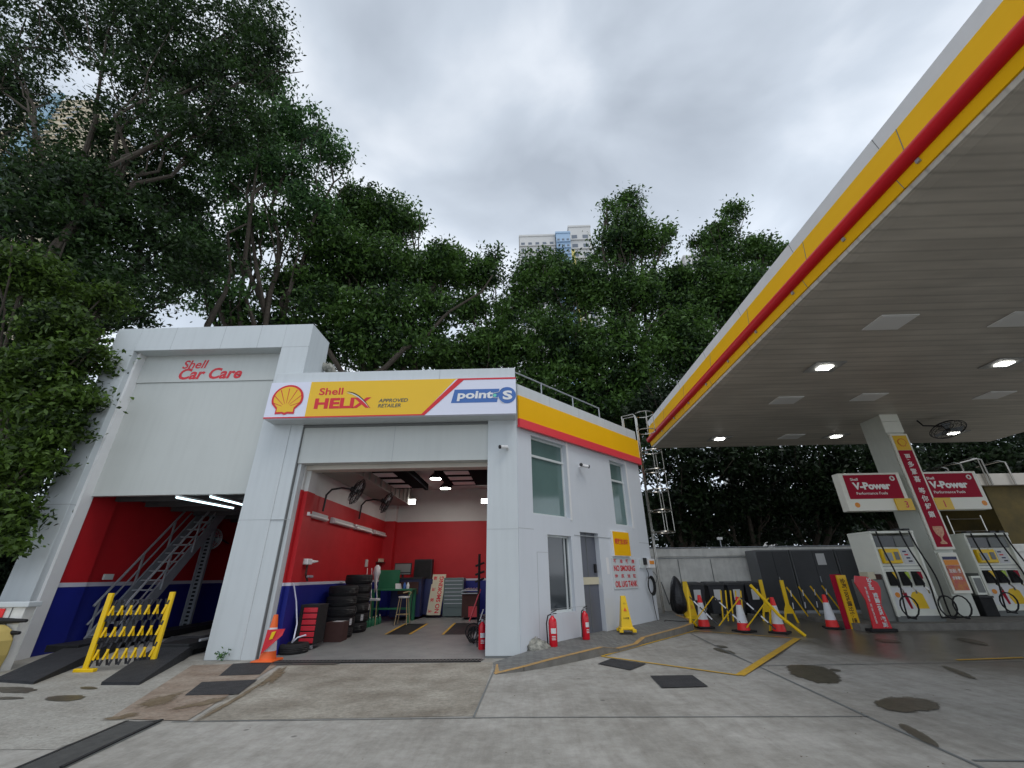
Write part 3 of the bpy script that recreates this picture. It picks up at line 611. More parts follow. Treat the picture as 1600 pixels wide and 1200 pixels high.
mb = MB(); mb.obox(C0, SD, -SN, Z, (-.02, SLEN+.05), (-.13, -.05), (5.13, yb0)); mb.obox(C0, SD, -SN, Z, (SLEN+.03, SLEN+.08), (-.05, 2.0), (5.13, yb0)); mb.build('red_band', 'bandred', sg)
mb = MB()
for s in (.02, 1.35, 2.75, 4.2, 5.6): mb.obox(C0, SD, -SN, Z, (s, s+.006), (-.052, -.04), (yb1, 6.38))
z_j = 2.62
mb.obox(C0, SD, -SN, Z, (.0, win1[0]), (-.003, .01), (z_j, z_j+.01)); mb.obox(C0, SD, -SN, Z, (win1[1]+.12, win2[0]-.02), (-.012, .01), (z_j-.06, z_j-.045)); mb.obox(C0, SD, -SN, Z, (win2[1]+.3, SLEN), (-.003, .01), (z_j-.12, z_j-.108))
mb.obox(C0, SD, -SN, Z, (.62, .628), (-.003, .01), (.15, 2.1)); mb.obox(C0, SD, -SN, Z, (.62, win3[0]), (-.003, .01), (2.1, 2.108))
mb.obox(C0, SD, -SN, Z, (win3[0]+.0, door[0]), (-.003, .01), (.85, .856))
boxes(mb, 'panel_joint', 'seamgrey', sg)
rf = MB(); rf.add([(-5.94, 10.9, 5.35), (-.3, 10.9, 5.35), (4.0, 15.1, 5.35), (2.0, 17.2, 5.35), (2, 18.4, 5.35), (-5.94, 18.4, 5.35)], [(0, 1, 2, 3, 4, 5)]); rf.build('roof', 'ceil', sg)
mb = MB(); mb.box(-5.94, 2, 18.4, 18.6, 0, 5.5); mb.build('rear_wall', 'panel', sg)
def window(h, splits, glass, deep=.13, fw=.05, sill=True):
    f = MB(); a, b, c, d = h
    for q in ((a, a+fw, c, d), (b-fw, b, c, d), (a, b, d-fw, d), (a, b, c, c+fw)): f.obox(C0, SD, -SN, Z, q[:2], (deep, deep+.06), q[2:])
    for z in splits: f.obox(C0, SD, -SN, Z, (a, b), (deep-.02, deep+.06), (z-.03, z+.03))
    w = f.build('window', 'alu', sg)
    g_ = MB(); g_.obox(C0, SD, -SN, Z, (a+.01, b-.01), (deep+.03, deep+.045), (c+.01, d-.01)); g_.build('pane', glass, w)
window(win1, [win1[3]-.42*(win1[3]-win1[2])*.6], 'glass'); window(win2, [win2[2]+(win2[3]-win2[2])*.70], 'glass'); window(win3, [], 'darkglass', .10)
mb = MB(); mb.obox(C0, SD, -SN, Z, (win3[0]+.80*(win3[1]-win3[0]), win3[0]+.80*(win3[1]-win3[0])+.03), (.1, .16), (win3[2], win3[3])); mb.build('sliding_frame', 'alu', sg)
dm = MB(); dm.obox(C0, SD, -SN, Z, door[:2], (.14, .19), door[2:]); dd = dm.build('door', 'doorgrey', sg)
mb = MB(); zb = .2+(door[3]-.2)*.50; mb.obox(C0, SD, -SN, Z, (door[0], door[1]), (.115, .14), (zb-.09, zb+.09)); mb.build('middle_rail', 'cream', dd)
mb = MB(); mb.obox(C0, SD, -SN, Z, (door[1]-.16, door[1]-.1), (.08, .14), (zb+.2, zb+.42)); mb.build('handle', 'black', dd)
mb = MB(); mb.obox(C0, SD, -SN, Z, (door[0]+.42, door[0]+.44), (.13, .142), (.2, door[3])); mb.build('door_gap', 'joint', dd)
for w0, h0 in ((win1, 'a'), (win2, 'b')):
    mb = MB(); mb.obox(C0, SD, -SN, Z, (w0[1], w0[1]+.07), (-.025, 0), (w0[2]-.05, w0[3]+.1)); mb.build('window_trim', 'white', sg)

# ---- big fascia sign
u = X; SY = 10.07
fs = root('fascia_sign', 'long white and yellow fascia sign with scallop emblem above the wide open bay', 'sign', ((SX0+SX1)/2, SY, SZ0))
H_ = SZ1-SZ0; Wd = SX1-SX0
mb = MB(); mb.box(SX0, SX1, SY-.10, SY+.02, SZ0, SZ1); mb.build('sign_box', 'signwhite', fs)
PY = SY-.10
def SP(px_, py_): return at(px_, py_, Y=PY)
def P2(px_, py_): q = SP(px_, py_); return (q.x, q.z)
def plate(name, pts, m, off, par, t=.003, pyv=None):
    q = MB(); q.poly([P2(*p) for p in pts], (0, PY-off, 0), X, Z, -Yv, t); return q.build(name, m, par)
x_y0 = SP(481, 650).x
yo = MB(); S_ = lambda f: SX0+Wd*f
zA, zB = SZ0+.035, SZ1
yo.poly([(S_(.165), zA), (S_(.63), zA), (S_(.755), zB-.03), (S_(.768), zB), (S_(.165), zB)], (0, PY, 0), X, Z, -Yv, .004); yo.build('yellow_field', 'yellow', fs)
ro = MB(); ro.poly([(SX0, SZ0), (S_(.64), SZ0), (S_(.79), zB-.045), (SX1, zB-.045), (SX1, zB), (S_(.768), zB), (S_(.628), zA), (SX0, zA)], (0, PY-.004, 0), X, Z, -Yv, .004); ro.build('red_line', 'red', fs)
pecten(fs, 'emblem', (S_(.081), PY-.003, SZ0+H_*.49), X, Z, -Yv, Wd*.128, H_*.80)
tx = MB()
text(tx, 'Shell', (S_(.205), PY-.004, SZ0+H_*.615), X, Z, -Yv, w=Wd*.098, h=H_*.20, bold=.02, shear=.0)
tx.build('shell_lettering', 'red', fs)
tx = MB(); text(tx, 'HELIX', (S_(.195), PY-.004, SZ0+H_*.235), X, Z, -Yv, w=Wd*.228, h=H_*.29, bold=.045); tx.build('helix_lettering', 'red', fs)
for m_, dz in (('black', 0), ('label', -.035)):
    q = MB(); n_s = 10; pts = []
    for i in range(n_s+1):
        t = i/n_s; pts.append((S_(.318+.100*t), SZ0+H_*(.70-.44*t**2.0)+dz))
    lo = [(x, z-.03*math.sin(math.pi*i/n_s)-.004) for i, (x, z) in enumerate(pts)]
    q.poly(pts+lo[::-1], (0, PY-.009, 0), X, Z, -Yv, .002); q.build('swoosh', m_, fs)
tx = MB()
text(tx, 'APPROVED', (S_(.452), PY-.004, SZ0+H_*.375), X, Z, -Yv, w=Wd*.118, h=H_*.10, bold=.025, shear=.15)
text(tx, 'RETAILER', (S_(.452), PY-.004, SZ0+H_*.235), X, Z, -Yv, w=Wd*.092, h=H_*.10, bold=.025, shear=.15)
tx.build('approved_lettering', 'greyprint', fs)
q = MB(); cxs, czs, rs = S_(.965), SZ0+H_*.50, H_*.225
arc = [(cxs+rs*math.cos(R(a)), czs+rs*math.sin(R(a))) for a in range(0, 360, 15)]
q.poly([(S_(.742), czs-H_*.185), (S_(.925), czs-H_*.185), (S_(.935), czs+H_*.185), (S_(.755), czs+H_*.185)], (0, PY, 0), X, Z, -Yv, .004)
q.poly(arc, (0, PY-.004, 0), X, Z, -Yv, .004); lg = q.build('tyre_service_logo', 'blueprint', fs)
tx = MB(); text(tx, 'point', (S_(.765), PY-.006, czs-H_*.14), X, Z, -Yv, w=Wd*.143, h=H_*.27, bold=.035, shear=.08); tx.build('word_lettering', 'white', lg); tx = MB()
text(tx, 'S', (cxs-rs*.5, PY-.009, czs-H_*.125), X, Z, -Yv, w=rs*1.1, h=H_*.25, bold=.04)
tx.build('logo_lettering', 'white', lg)
q = MB(); q.poly([(S_(.916)+.045*math.cos(R(a)), czs+.045*math.sin(R(a))) for a in range(0, 360, 20)], (0, PY-.009, 0), X, Z, -Yv, .002)
q.build('logo_dot', 'greendot', lg)
q = MB()
pp = [(cxs+(rs+.008)*math.cos(R(a)), czs+(rs+.008)*math.sin(R(a))) for a in range(110, 160, 8)]+[(S_(.916)+.07*math.cos(R(a)), czs+.07*math.sin(R(a))) for a in range(90, 271, 20)]+[(cxs+(rs+.008)*math.cos(R(a)), czs+(rs+.008)*math.sin(R(a))) for a in range(200, 250, 8)]
q.tube([(x, PY-.009, z) for x, z in pp], .008, 4); q.build('logo_outline', 'white', lg)
#@PART2
# ================================================================ CANOPY
cp = root('fuel_canopy', 'large flat fuel canopy edged in yellow with a red tube, over the pumps', 'canopy', (13.4, 15.1, 0))
CX, CZ, CYB, CXR = 6.0, 6.9, 19.1, 21.4
mb = MB(); mb.box(CX+.12, CXR, -7, CYB, CZ, CZ+.06)
mb.box(CX+.12, CXR, -7, CYB, CZ+.5, 8.1); mb.build('deck', 'soffit', cp)
def profile(name, pts, m, y0=-7, y1=CYB, smooth=False):
    q = MB(); k = len(pts); ysn = [y0, y1]
    vs = [(x, y, z) for y in ysn for x, z in pts]
    q.add(vs, [(i, (i+1) % k, k+(i+1) % k, k+i) for i in range(k)]+[tuple(range(k))[::-1], tuple(range(k, 2*k))])
    return q.build(name, m, cp, smooth=smooth)
profile('top_strip', [(CX+.04, 7.96), (CX+.0, 8.2), (CX+.3, 8.22), (CX+.3, 7.97)], 'white')
profile('yellow_fascia', [(CX-.05, 7.36), (CX+.03, 7.95), (CX+.3, 7.96), (CX+.3, 7.36)], 'bandyellow')
profile('lower_yellow_fascia', [(CX+.02, 6.99), (CX-.04, 7.22), (CX+.3, 7.22), (CX+.3, 6.99)], 'bandyellow')
profile('edge_trim', [(CX+.07, 6.91), (CX+.05, 6.985), (CX+.3, 6.985), (CX+.3, 6.888)], 'soffit')
q = MB(); q.tube([(CX-.05, -7, 7.29), (CX-.05, CYB, 7.29)], .122, 16); q.build('red_tube', 'pipered', cp, smooth=True)
q = MB()
for k, y in enumerate([-.4+i*2.45 for i in range(8)]):
    q.hexa([(CX-.053, y, 7.37), (CX, y, 7.37), (CX, y+.012, 7.37), (CX-.053, y+.012, 7.37), (CX+.026, y, 7.95), (CX+.08, y, 7.95), (CX+.08, y+.012, 7.95), (CX+.026, y+.012, 7.95)])
    q.hexa([(CX+.037, y+.35, 7.965), (CX+.09, y+.35, 7.965), (CX+.09, y+.36, 7.965), (CX+.037, y+.36, 7.965), (CX-.003, y+.35, 8.2), (CX+.09, y+.35, 8.2), (CX+.09, y+.36, 8.2), (CX-.003, y+.36, 8.2)])
    q.hexa([(CX+.017, y+.3, 6.99), (CX+.06, y+.3, 6.99), (CX+.06, y+.31, 6.99), (CX+.017, y+.31, 6.99), (CX-.043, y+.3, 7.22), (CX, y+.3, 7.22), (CX, y+.31, 7.22), (CX-.043, y+.31, 7.22)])
boxes(q, 'panel_joint', 'joint', cp)
q = MB()
for k in range(11): q.box(CX-.045, CX+.03, 1.2+k*1.6, 1.26+k*1.6, 7.10, 7.16)
boxes(q, 'tube_clip', 'steel', cp)
q = MB(); q.box(CX+.3, CXR, CYB, CYB+.06, CZ+.04, 8.2); q.build('rear_fascia', 'bandyellow', cp)
q = MB(); q.box(13.39, 14.0, 15.1, 16.1, .28, CZ); col_ = q.build('column', 'column', cp, bev=.01)
q = MB(); q.box(13.36, 14.02, 15.07, 15.1, 6.2, 6.62); q.box(13.36, 14.02, 15.07, 15.1, 6.63, CZ); q.build('column_cap', 'pumpw', col_)
LON = [(1288, 573), (1568, 567), (1124, 685), (1306, 681), (1490, 676)]
LOFF = [(1390, 503), (1228, 625), (1357, 620), (1553, 617), (1236, 682), (1592, 498)]
where = ['nearest the front, left', 'nearest the front, right', 'near the back by the ladder', 'near the back by the column', 'behind the round fan']
for k, (x, y) in enumerate(LON+LOFF):
    p = at(x, y, Z=CZ-.01); on_ = k < 5
    lab = 'lit square lamp in the canopy soffit, the one ' + where[k] if on_ else 'unlit pale square panel in canopy soffit, ' + ['the large near one', 'left of the column', 'just above the column top', 'far right above the fan', 'small one between lit lamps at back', 'cut by the right photo edge'][k-5]
    t = root('canopy_lamp', lab, 'lamp', (p.x, p.y, CZ-.05), group='lit canopy lamps' if on_ else 'unlit canopy panels')
    w = .42
    q = MB(); q.box(p.x-w, p.x+w, p.y-w*.75, p.y+w*.75, CZ-.035, CZ-.009); q.build('frame', 'lampoff' if not on_ else 'lampframe', t)
    if on_: q = MB(); q.box(p.x-.17, p.x+.17, p.y-.12, p.y+.12, CZ-.06, CZ-.036); q.build('bulb', 'lampon', t)
    else: q = MB(); q.box(p.x-w+.05, p.x+w-.05, p.y-w*.75+.05, p.y+w*.75-.05, CZ-.041, CZ-.036); q.build('diffuser', 'lampoff', t)

def make_fan(name, label, loc, r, axis, group=None, arm=None, cage='black'):
    """caged fan, centre at loc, blowing along axis"""
    ax = Vector(axis).normalized(); loc = Vector(loc)
    t = root(name, label, 'fan', loc, group=group)
    a = ax.orthogonal().normalized(); b = ax.cross(a)
    q = MB()
    for k, (d, rr) in enumerate(((0, r), (.09, r*.82), (-.09, r*.82), (.11, r*.4), (-.12, r*.4), (.045, r*.95))):
        pts = [loc+ax*d+(a*math.cos(R(i*15))+b*math.sin(R(i*15)))*rr for i in range(25)]
        q.tube(pts, .009 if d else .016, 4)
    for i in range(24):
        v = a*math.cos(R(i*15))+b*math.sin(R(i*15)); q.tube([loc+ax*.11+v*.05, loc+ax*.10+v*r*.6, loc+v*r], .005, 3); q.tube([loc-ax*.12+v*.05, loc-ax*.10+v*r*.6, loc+v*r], .005, 3)
    q.build('cage', cage, t)
    for i in range(3):
        q = MB(); v = a*math.cos(R(i*120))+b*math.sin(R(i*120)); w = ax.cross(v)
        q.add([loc+v*.05-w*.03, loc+v*r*.85-w*r*.28+ax*.03, loc+v*r*.88+w*r*.25-ax*.03, loc+v*.05+w*.05], [(0, 1, 2, 3)]); q.build('blade', 'stairsteel', t)
    q = MB(); q.tube([loc-ax*.2, loc+ax*.05], .07, 10); q.build('motor', 'black', t)
    if arm: q = MB(); q.tube([loc-ax*.15]+[Vector(p) for p in arm], .028, 6); q.build('arm', 'black', t)
    return t
p = at(1481, 671, Y=15.6)
make_fan('canopy_fan', 'large round black fan hanging under the canopy right of the column', p, .54, (-.1, -.35, -.93), arm=[(p.x-.75, 15.7, p.z+.2), (p.x-.8, 15.8, 6.88)])

# column banner and poster
def framed(name, label, x0, x1, z0, z1, y, cat='sign'):
    t = root(name, label, cat, ((x0+x1)/2, y, z0)); q = MB(); q.box(x0, x1, y-.06, y, z0, z1); q.build('frame', 'vwhite', t, bev=.006); return t
t = framed('column_banner', 'tall red vertical banner with white characters and trophy on the canopy column', 13.38, 14.01, 2.19, 6.12, 15.06)
q = MB(); q.box(13.45, 13.94, 14.985, 14.999, 2.27, 5.5); q.build('banner_face', 'vred', t)
q = MB(); q.box(13.45, 13.94, 14.985, 14.999, 5.51, 6.05); q.build('banner_top', 'yellow', t)
pecten(t, 'emblem', (13.695, 14.984, 5.78), X, Z, -Yv, .30, .28, lined=False)
tx = MB(); zz = 5.15
for ch in '更多驚喜 等你解鎖':
    if ch != ' ': text(tx, ch, (13.59, 14.984, zz), X, Z, -Yv, w=.21, h=.21, bold=.015)
    zz -= .26 if ch != ' ' else .14
tx.build('lettering', 'vtext', t)
q = MB(); q.lathe([(.11, 0), (.11, .04), (.03, .10), (.03, .18), (.13, .28), (.17, .42), (.16, .5)], 16, (0, 0, 0)); q.v = [(13.70+x, 14.975+y*.05, 2.36+z*1.1) for x, y, z in q.v]; q.build('trophy_print', 'gold', t)
t = framed('column_poster', 'small white framed red poster low on the canopy column under the tall banner', 13.42, 14.0, .91, 2.1, 15.08)
q = MB(); q.box(13.49, 13.93, 15.005, 15.019, 1.0, 1.72); q.build('poster_lower', 'poster', t)
q = MB(); q.box(13.49, 13.93, 15.005, 15.019, 1.73, 1.88); q.build('poster_middle', 'orange', t)
q = MB(); q.box(13.49, 13.93, 15.005, 15.019, 1.89, 1.98); q.build('poster_top', 'blueobj', t)
tx = MB(); text(tx, '加油優惠', (13.53, 15.004, 1.5), X, Z, -Yv, w=.36, h=.12, bold=.02); text(tx, '即享積分', (13.55, 15.004, 1.3), X, Z, -Yv, w=.3, h=.1, bold=.02); tx.build('lettering', 'vtext', t)
# price signs
def vsign(x0, x1, num, label, numleft):
    z0, z1 = 3.44, 4.73; y = 15.04
    t = root('fuel_sign', label, 'sign', ((x0+x1)/2, y, z0), group='red and white fuel signs on the canopy column')
    q = MB(); q.box(x0, x1, y, y+.32, z0, z1); q.build('sign_box', 'vwhite', t, bev=.02)
    q = MB(); q.box(x0+.16, x1-.14, y-.012, y, z0+.40, z1-.07); q.build('red_panel', 'vred', t)
    tx = MB(); text(tx, 'Shell', (x0+.36, y-.012, z0+1.02), X, Z, -Yv, w=.26, h=.09, bold=.02)
    text(tx, 'V-Power', (x0+.38, y-.012, z0+.71), X, Z, -Yv, w=1.28, h=.25, bold=.05)
    text(tx, 'Performance Fuels', (x0+.42, y-.012, z0+.54), X, Z, -Yv, w=1.05, h=.09, bold=.012)
    tx.build('lettering', 'vtext', t)
    q = MB(); q.ring((x1-.32, y-.02, z0+1.08), .065, .022, 18, 'y'); q.build('ring_mark', 'vtext', t)
    lx = x0+.33 if numleft else x1-.17
    q = MB(); q.poly([(lx+.085*math.cos(R(a)), z0+.2+.085*math.sin(R(a))) for a in range(0, 360, 20)], (0, y, 0), X, Z, -Yv, .005); q.build('small_emblem', 'orange', t)
    nx = x1-.52 if numleft else x0+.28
    q = MB(); q.box(nx, nx+.56, y-.05, y-.001, z0+.0, z0+.39); tb = q.build('number_tab', 'yellow', t)
    tx = MB(); text(tx, num, (nx+.28, y-.05, z0+.08), X, Z, -Yv, h=.22, bold=.01); tx.build('number', 'red', tb)
vsign(11.08, 13.2, '3', 'white and red fuel sign with yellow number 3 left of the column', True)
vsign(13.70, 15.82, '1', 'white and red fuel sign with yellow number 1 right of the column', False)

# pump island
q = MB(); q.box(9.15, 22, 13.45, 16.6, 0, .262); q.build('island_base', 'kerb'); setp(COL.objects[-1], kind='structure')
def make_pump():
    t = root('fuel_pump', '', 'fuel pump', (0, 0, 0), group='fuel pumps under the canopy')
    def bx(name, m, a, b, c, d, e, f, par=t, bev=0): q = MB(); q.box(a, b, c, d, e, f); return q.build(name, m, par, world=False, bev=bev)
    bx('base', 'pumpg', 0, 1.32, .02, .95, 0, .14)
    bx('side_panel', 'pumpw', 0, .07, 0, .97, .12, 2.37, bev=.01); bx('side_panel', 'pumpw', 1.25, 1.32, 0, .97, .12, 2.37, bev=.01)
    bx('side_skirt', 'pumpg', -.012, 0, .06, .93, .13, 1.22)
    bx('housing', 'pumpw', .07, 1.25, .08, .93, .14, 2.3); bx('top_cap', 'pumpw', .0, 1.32, -.03, .97, 2.37, 2.44, bev=.01)
    d = bx('display', 'screen', .10, 1.22, .04, .08, 1.98, 2.3); bx('display_glass', 'pumpg', .70, 1.20, .03, .04, 2.0, 2.28, d)
    c = bx('card_reader', 'barry', .14, .68, -.03, .08, 1.52, 1.93, bev=.02); bx('reader_screen', 'lcd', .20, .42, -.045, -.03, 1.60, 1.82, c); bx('reader_pad', 'pumpg', .50, .62, -.045, -.03, 1.62, 1.84, c)
    bx('shelf_line', 'joint', .08, 1.24, .07, .08, 1.44, 1.455); bx('shelf_line', 'joint', .08, 1.24, .07, .08, 1.34, 1.35)
    st = bx('notice', 'label', .80, 1.1, .07, .079, 1.5, 1.92)
    for i in range(4): bx('notice_print', ['blueobj', 'red', 'blueobj', 'black'][i], .84+.03*i, .95+.03*i, .066, .07, 1.83-i*.09, 1.87-i*.09, st)
    cols = ['barry', 'greenlime', 'vred']
    for i in range(3):
        x = .22+i*.36
        n_ = bx('nozzle_holder', 'rubber', x-.08, x+.13, .0, .08, .92, 1.30, bev=.015)
        q = MB(); q.tube([(x-.02, -.05, 1.24), (x+.0, -.09, 1.12), (x+.03, -.11, .98), (x+.05, -.06, .88)], [.03, .035, .03, .02], 8)
        q.build('nozzle', 'rubber', t, world=False, smooth=True)
        bx('grade_tag', cols[i], x+.04, x+.14, -.03, .0, 1.1, 1.29, n_)
        q = MB(); q.tube([(x+.05, -.06, .9), (x+.08, -.12, .80), (x+.1, -.1, .72)], .02, 6); q.build('spout', 'stainless', t, world=False)
    p_ = bx('lower_panel', 'white', .08, 1.24, .07, .082, .30, .88)
    q = MB(); q.poly([(.25+.07*math.cos(R(a)), .68+.07*math.sin(R(a))) for a in range(0, 360, 20)], (0, .068, 0), X, Z, -Yv, .004); q.build('emblem', 'orange', p_, world=False)
    q = MB(); q.poly([(.40, .74), (.52, .74), (.56, .32), (.50, .32)], (0, .068, 0), X, Z, -Yv, .004); q.build('red_print', 'vred', p_, world=False)
    q = MB(); q.poly([(.62, .66), (.70, .75), (.84, .77), (.96, .70), (1.02, .32), (.68, .32), (.61, .5)], (0, .068, 0), X, Z, -Yv, .004); q.build('yellow_print', 'barry', p_, world=False)
    for i, x in enumerate((.14, .85, 1.12)):
        bx('hose_outlet', 'black', x-.08, x+.08, -.06, .1, 2.44, 2.50)
        dx = [.05, .25, .25][i]
        pts = []
        for k in range(15):
            f = k/14
            pts.append((x+dx*f*1.1-.03*math.sin(f*9), -.10-.12*math.sin(math.pi*f), 2.42-(2.42-.10)*f**.92))
        xe = pts[-1][0]; r = .27
        for k in range(1, 15):
            a = R(-90+k*26); pts.append((xe+.05+r*math.cos(a)+.10*i, -.16-.03*i-.01*k, .38+r*math.sin(a)*1.05))
        q = MB(); q.tube(pts, .021, 6); q.build('hose', 'rubber', t, world=False, smooth=True)
    return t
M['greenlime'] = mat('lime_tag', (.35, .5, .02), .4)
pm = make_pump(); pm.location = (10.60, 13.9, .262); setp(pm, 'white fuel pump with yellow card reader, left of the canopy column')
p2_ = copy_tree(pm); p2_.location = (14.74, 15.3, .262); p2_.scale = (1.1, 1.1, 1.0); setp(p2_, 'white fuel pump with yellow card reader, right of the canopy column at the photo edge')
t = root('litter_bin', 'small black bin between the two fuel pumps', 'bin', (14.4, 15.3, .262))
q = MB(); q.box(14.2, 14.62, 15.1, 15.5, .262, .78); q.build('body', 'rubber', t, bev=.02); q = MB(); q.box(14.18, 14.64, 15.08, 15.52, .78, .83); q.build('lid', 'black', t, bev=.01)
t = root('card_stand', 'small grey rectangular terminal mounted beside the right fuel pump', 'terminal', (14.5, 15.3, .262))
q = MB(); q.box(14.36, 14.66, 15.25, 15.35, .85, 1.4); q.build('frame', 'pumpw', t, bev=.01); q = MB(); q.box(14.40, 14.62, 15.24, 15.25, .92, 1.34); q.build('screen', 'pumpg', t)
t = root('notice_box', 'cream and brown boxes lying on the grey skirt left of first pump', 'box', (10.3, 14.3, 1.35))
q = MB(); q.box(10.22, 10.42, 14.0, 14.35, 1.36, 1.56); q.build('cream_box', 'cream', t); q = MB(); q.box(10.42, 10.6, 14.0, 14.35, 1.36, 1.50); q.build('brown_box', 'brown', t)
q = MB(); q.box(10.2, 10.58, 13.98, 14.75, .262, 1.35); setp(q.build('utility_cabinet', 'pumpg', bev=.01), 'low plain grey cabinet standing against the left side of first fuel pump', 'cabinet')

# red and yellow upright boards
t = root('red_flag_board', 'red shaped upright board with white 100% lettering beside the pump island', 'sign', (9.6, 13.3, gz(13.3)))
zb = gz(13.3)
q = MB(); q.poly([(9.38, zb+.08), (9.88, zb+.08), (9.80, zb+.65), (9.93, zb+1.05), (9.90, zb+1.20), (9.63, zb+1.36), (9.33, zb+1.38), (9.27, zb+1.2), (9.42, zb+.75)], (0, 13.3, 0), X, Z, Yv, .03); q.build('board', 'extred', t)
tx = MB()
for k, ch in enumerate('氣體獎賞'): pass
text(tx, '雙重100% 獎賞', (9.66, 13.3, zb+.95), -Z, X, -Yv, w=.85, h=.13, bold=.04); tx.build('large_lettering', 'label', t); tx = MB()
text(tx, 'Shell', (9.62, 13.3, zb+1.32), -Z, X, -Yv, w=.3, h=.12, bold=.03); tx.build('name_lettering', 'label', t); tx = MB(); text(tx, '氣體清潔 燃油添加劑', (9.49, 13.3, zb+1.1), -Z, X, -Yv, w=.9, h=.05, bold=.02); tx.build('lettering', 'label', t)
q = MB(); q.box(9.25, 9.95, 13.2, 13.5, zb, zb+.08); q.build('foot', 'rubber', t, bev=.02)
t = root('yellow_upright_board', 'narrow yellow upright board with red back layer and dark lettering', 'sign', (9.15, 13.8, gz(13.8)))
zb = gz(13.8)
q = MB(); q.box(9.13, 9.40, 13.78, 13.82, zb, zb+1.38); q.build('yellow_board', 'yellow', t)
q = MB(); q.box(9.0, 9.3, 13.83, 13.87, zb, zb+1.40); q.build('red_board', 'vred', t)
tx = MB(); text(tx, '全新100%積分優惠', (9.20, 13.78, zb+1.3), -Z, X, -Yv, w=1.15, h=.14, bold=.02); tx.build('lettering', 'brown', t)

# traffic cones
def make_cone(name, body, bands, h=.86, r0=.165, r1=.045, base='red'):
    t = root(name, '', 'traffic cone', (0, 0, 0))
    rr = lambda z: r0+(r1-r0)*(z-.04)/(h-.04)
    q = MB(); q.box(-.23, .23, -.23, .23, 0, .045); q.build('base', body if base == 'same' else 'rubber', t, world=False, bev=.015)
    for nm, m_, a, b in bands:
        q = MB(); q.lathe([(rr(a), a), (rr(b), b)] + ([(r1*.6, b+.005)] if b >= h else []), 22); q.build(nm, m_, t, world=False, smooth=True)
    return t
cz = [('lower_band', 'coner', .04, .22), ('white_band', 'conew', .22, .66), ('tip_band', 'coner', .66, .86)]
c0 = make_cone('traffic_cone', 'coner', cz)
q = MB(); 
for i, (w_, z_) in enumerate(((.10, .52), (.12, .45), (.12, .38))): q.box(-w_/2+.02, w_/2+.02, -.135+.0*z_, -.118, z_, z_+.02)
boxes_t = q
lab = ['red and white traffic cone leaning close to the yellow barrier post nearest the garage', 'red and white traffic cone in the middle of the near folding barrier',
       'red and white traffic cone under the slanting yellow post of the near barrier', 'red and white traffic cone standing alone beside the narrow yellow board']
for k, (x, y) in enumerate(((1101, 981), (1163, 987), (1219, 989), (1302, 982))):
    p = gnd(x, y); o = c0 if k == 0 else copy_tree(c0); o.location = (p.x, p.y, gz(p.y)); o.rotation_euler.z = k*.4; setp(o, lab[k], group='red and white cones in front of the bins')
oc = make_cone('traffic_cone', 'coneo', [('lower_band', 'coneo', .04, .2), ('white_band', 'conew', .2, .63), ('tip_band', 'coneo', .63, .87)], h=.87, base='same')
p = gnd(417, 1034); oc.location = (p.x, p.y, 0); setp(oc, 'orange and white traffic cone with red pennant standing before the middle white pillar')
q = MB(); q.add([(p.x-.07, p.y-.19, .16), (p.x-.03, p.y-.17, .60), (p.x+.36, p.y-.2, .62), (p.x+.33, p.y-.21, .50)], [(0, 1, 2, 3)]); q.add([(x, y+.012, z) for x, y, z in q.v], [(3, 2, 1, 0)])
WL[oc.name] = Vector(oc.location)
q.build('pennant', 'extred', oc); q = MB(); q.add([(p.x+.06, p.y-.202, .42), (p.x+.09, p.y-.202, .56), (p.x+.18, p.y-.204, .58), (p.x+.13, p.y-.204, .44)], [(0, 1, 2, 3)]); q.build('pennant_print', 'barry', oc)

# expanding barriers
def slat(q, a, b, w, t, seg, cols=(0, 1)):
    a, b = Vector(a), Vector(b); d = b-a; L_ = d.length; n = max(2, round(L_/seg)); dn = d.normalized(); up = dn.cross(Vector((0, 1, 0)))
    if up.length < .1: up = Vector((1, 0, 0))
    up = up.normalized(); f = dn.cross(up)
    for i in range(n):
        q.m = cols[i % 2]; q.obox(a+d*(i/n), d/n, up, f, (0, 1), (-w/2, w/2), (-t/2, t/2))
    q.m = 0
def barrier_post(t, x, y, z0, h, wid=.07, foot=.34, dy=0, topx=0):
    q = MB(); q.hexa([(x-wid/2, y-.03, z0+.05), (x+wid/2, y-.03, z0+.05), (x+wid/2, y+.03, z0+.05), (x-wid/2, y+.03, z0+.05),
                      (x-wid/2+topx, y-.03+dy, z0+h), (x+wid/2+topx, y-.03+dy, z0+h), (x+wid/2+topx, y+.03+dy, z0+h), (x-wid/2+topx, y+.03+dy, z0+h)])
    po = q.build('post', 'barry', t, bev=.01)
    q = MB(); q.box(x-foot/2, x+foot/2, y-.05, y+.05, z0, z0+.06); q.build('foot', 'barry', po, bev=.01)
    return po
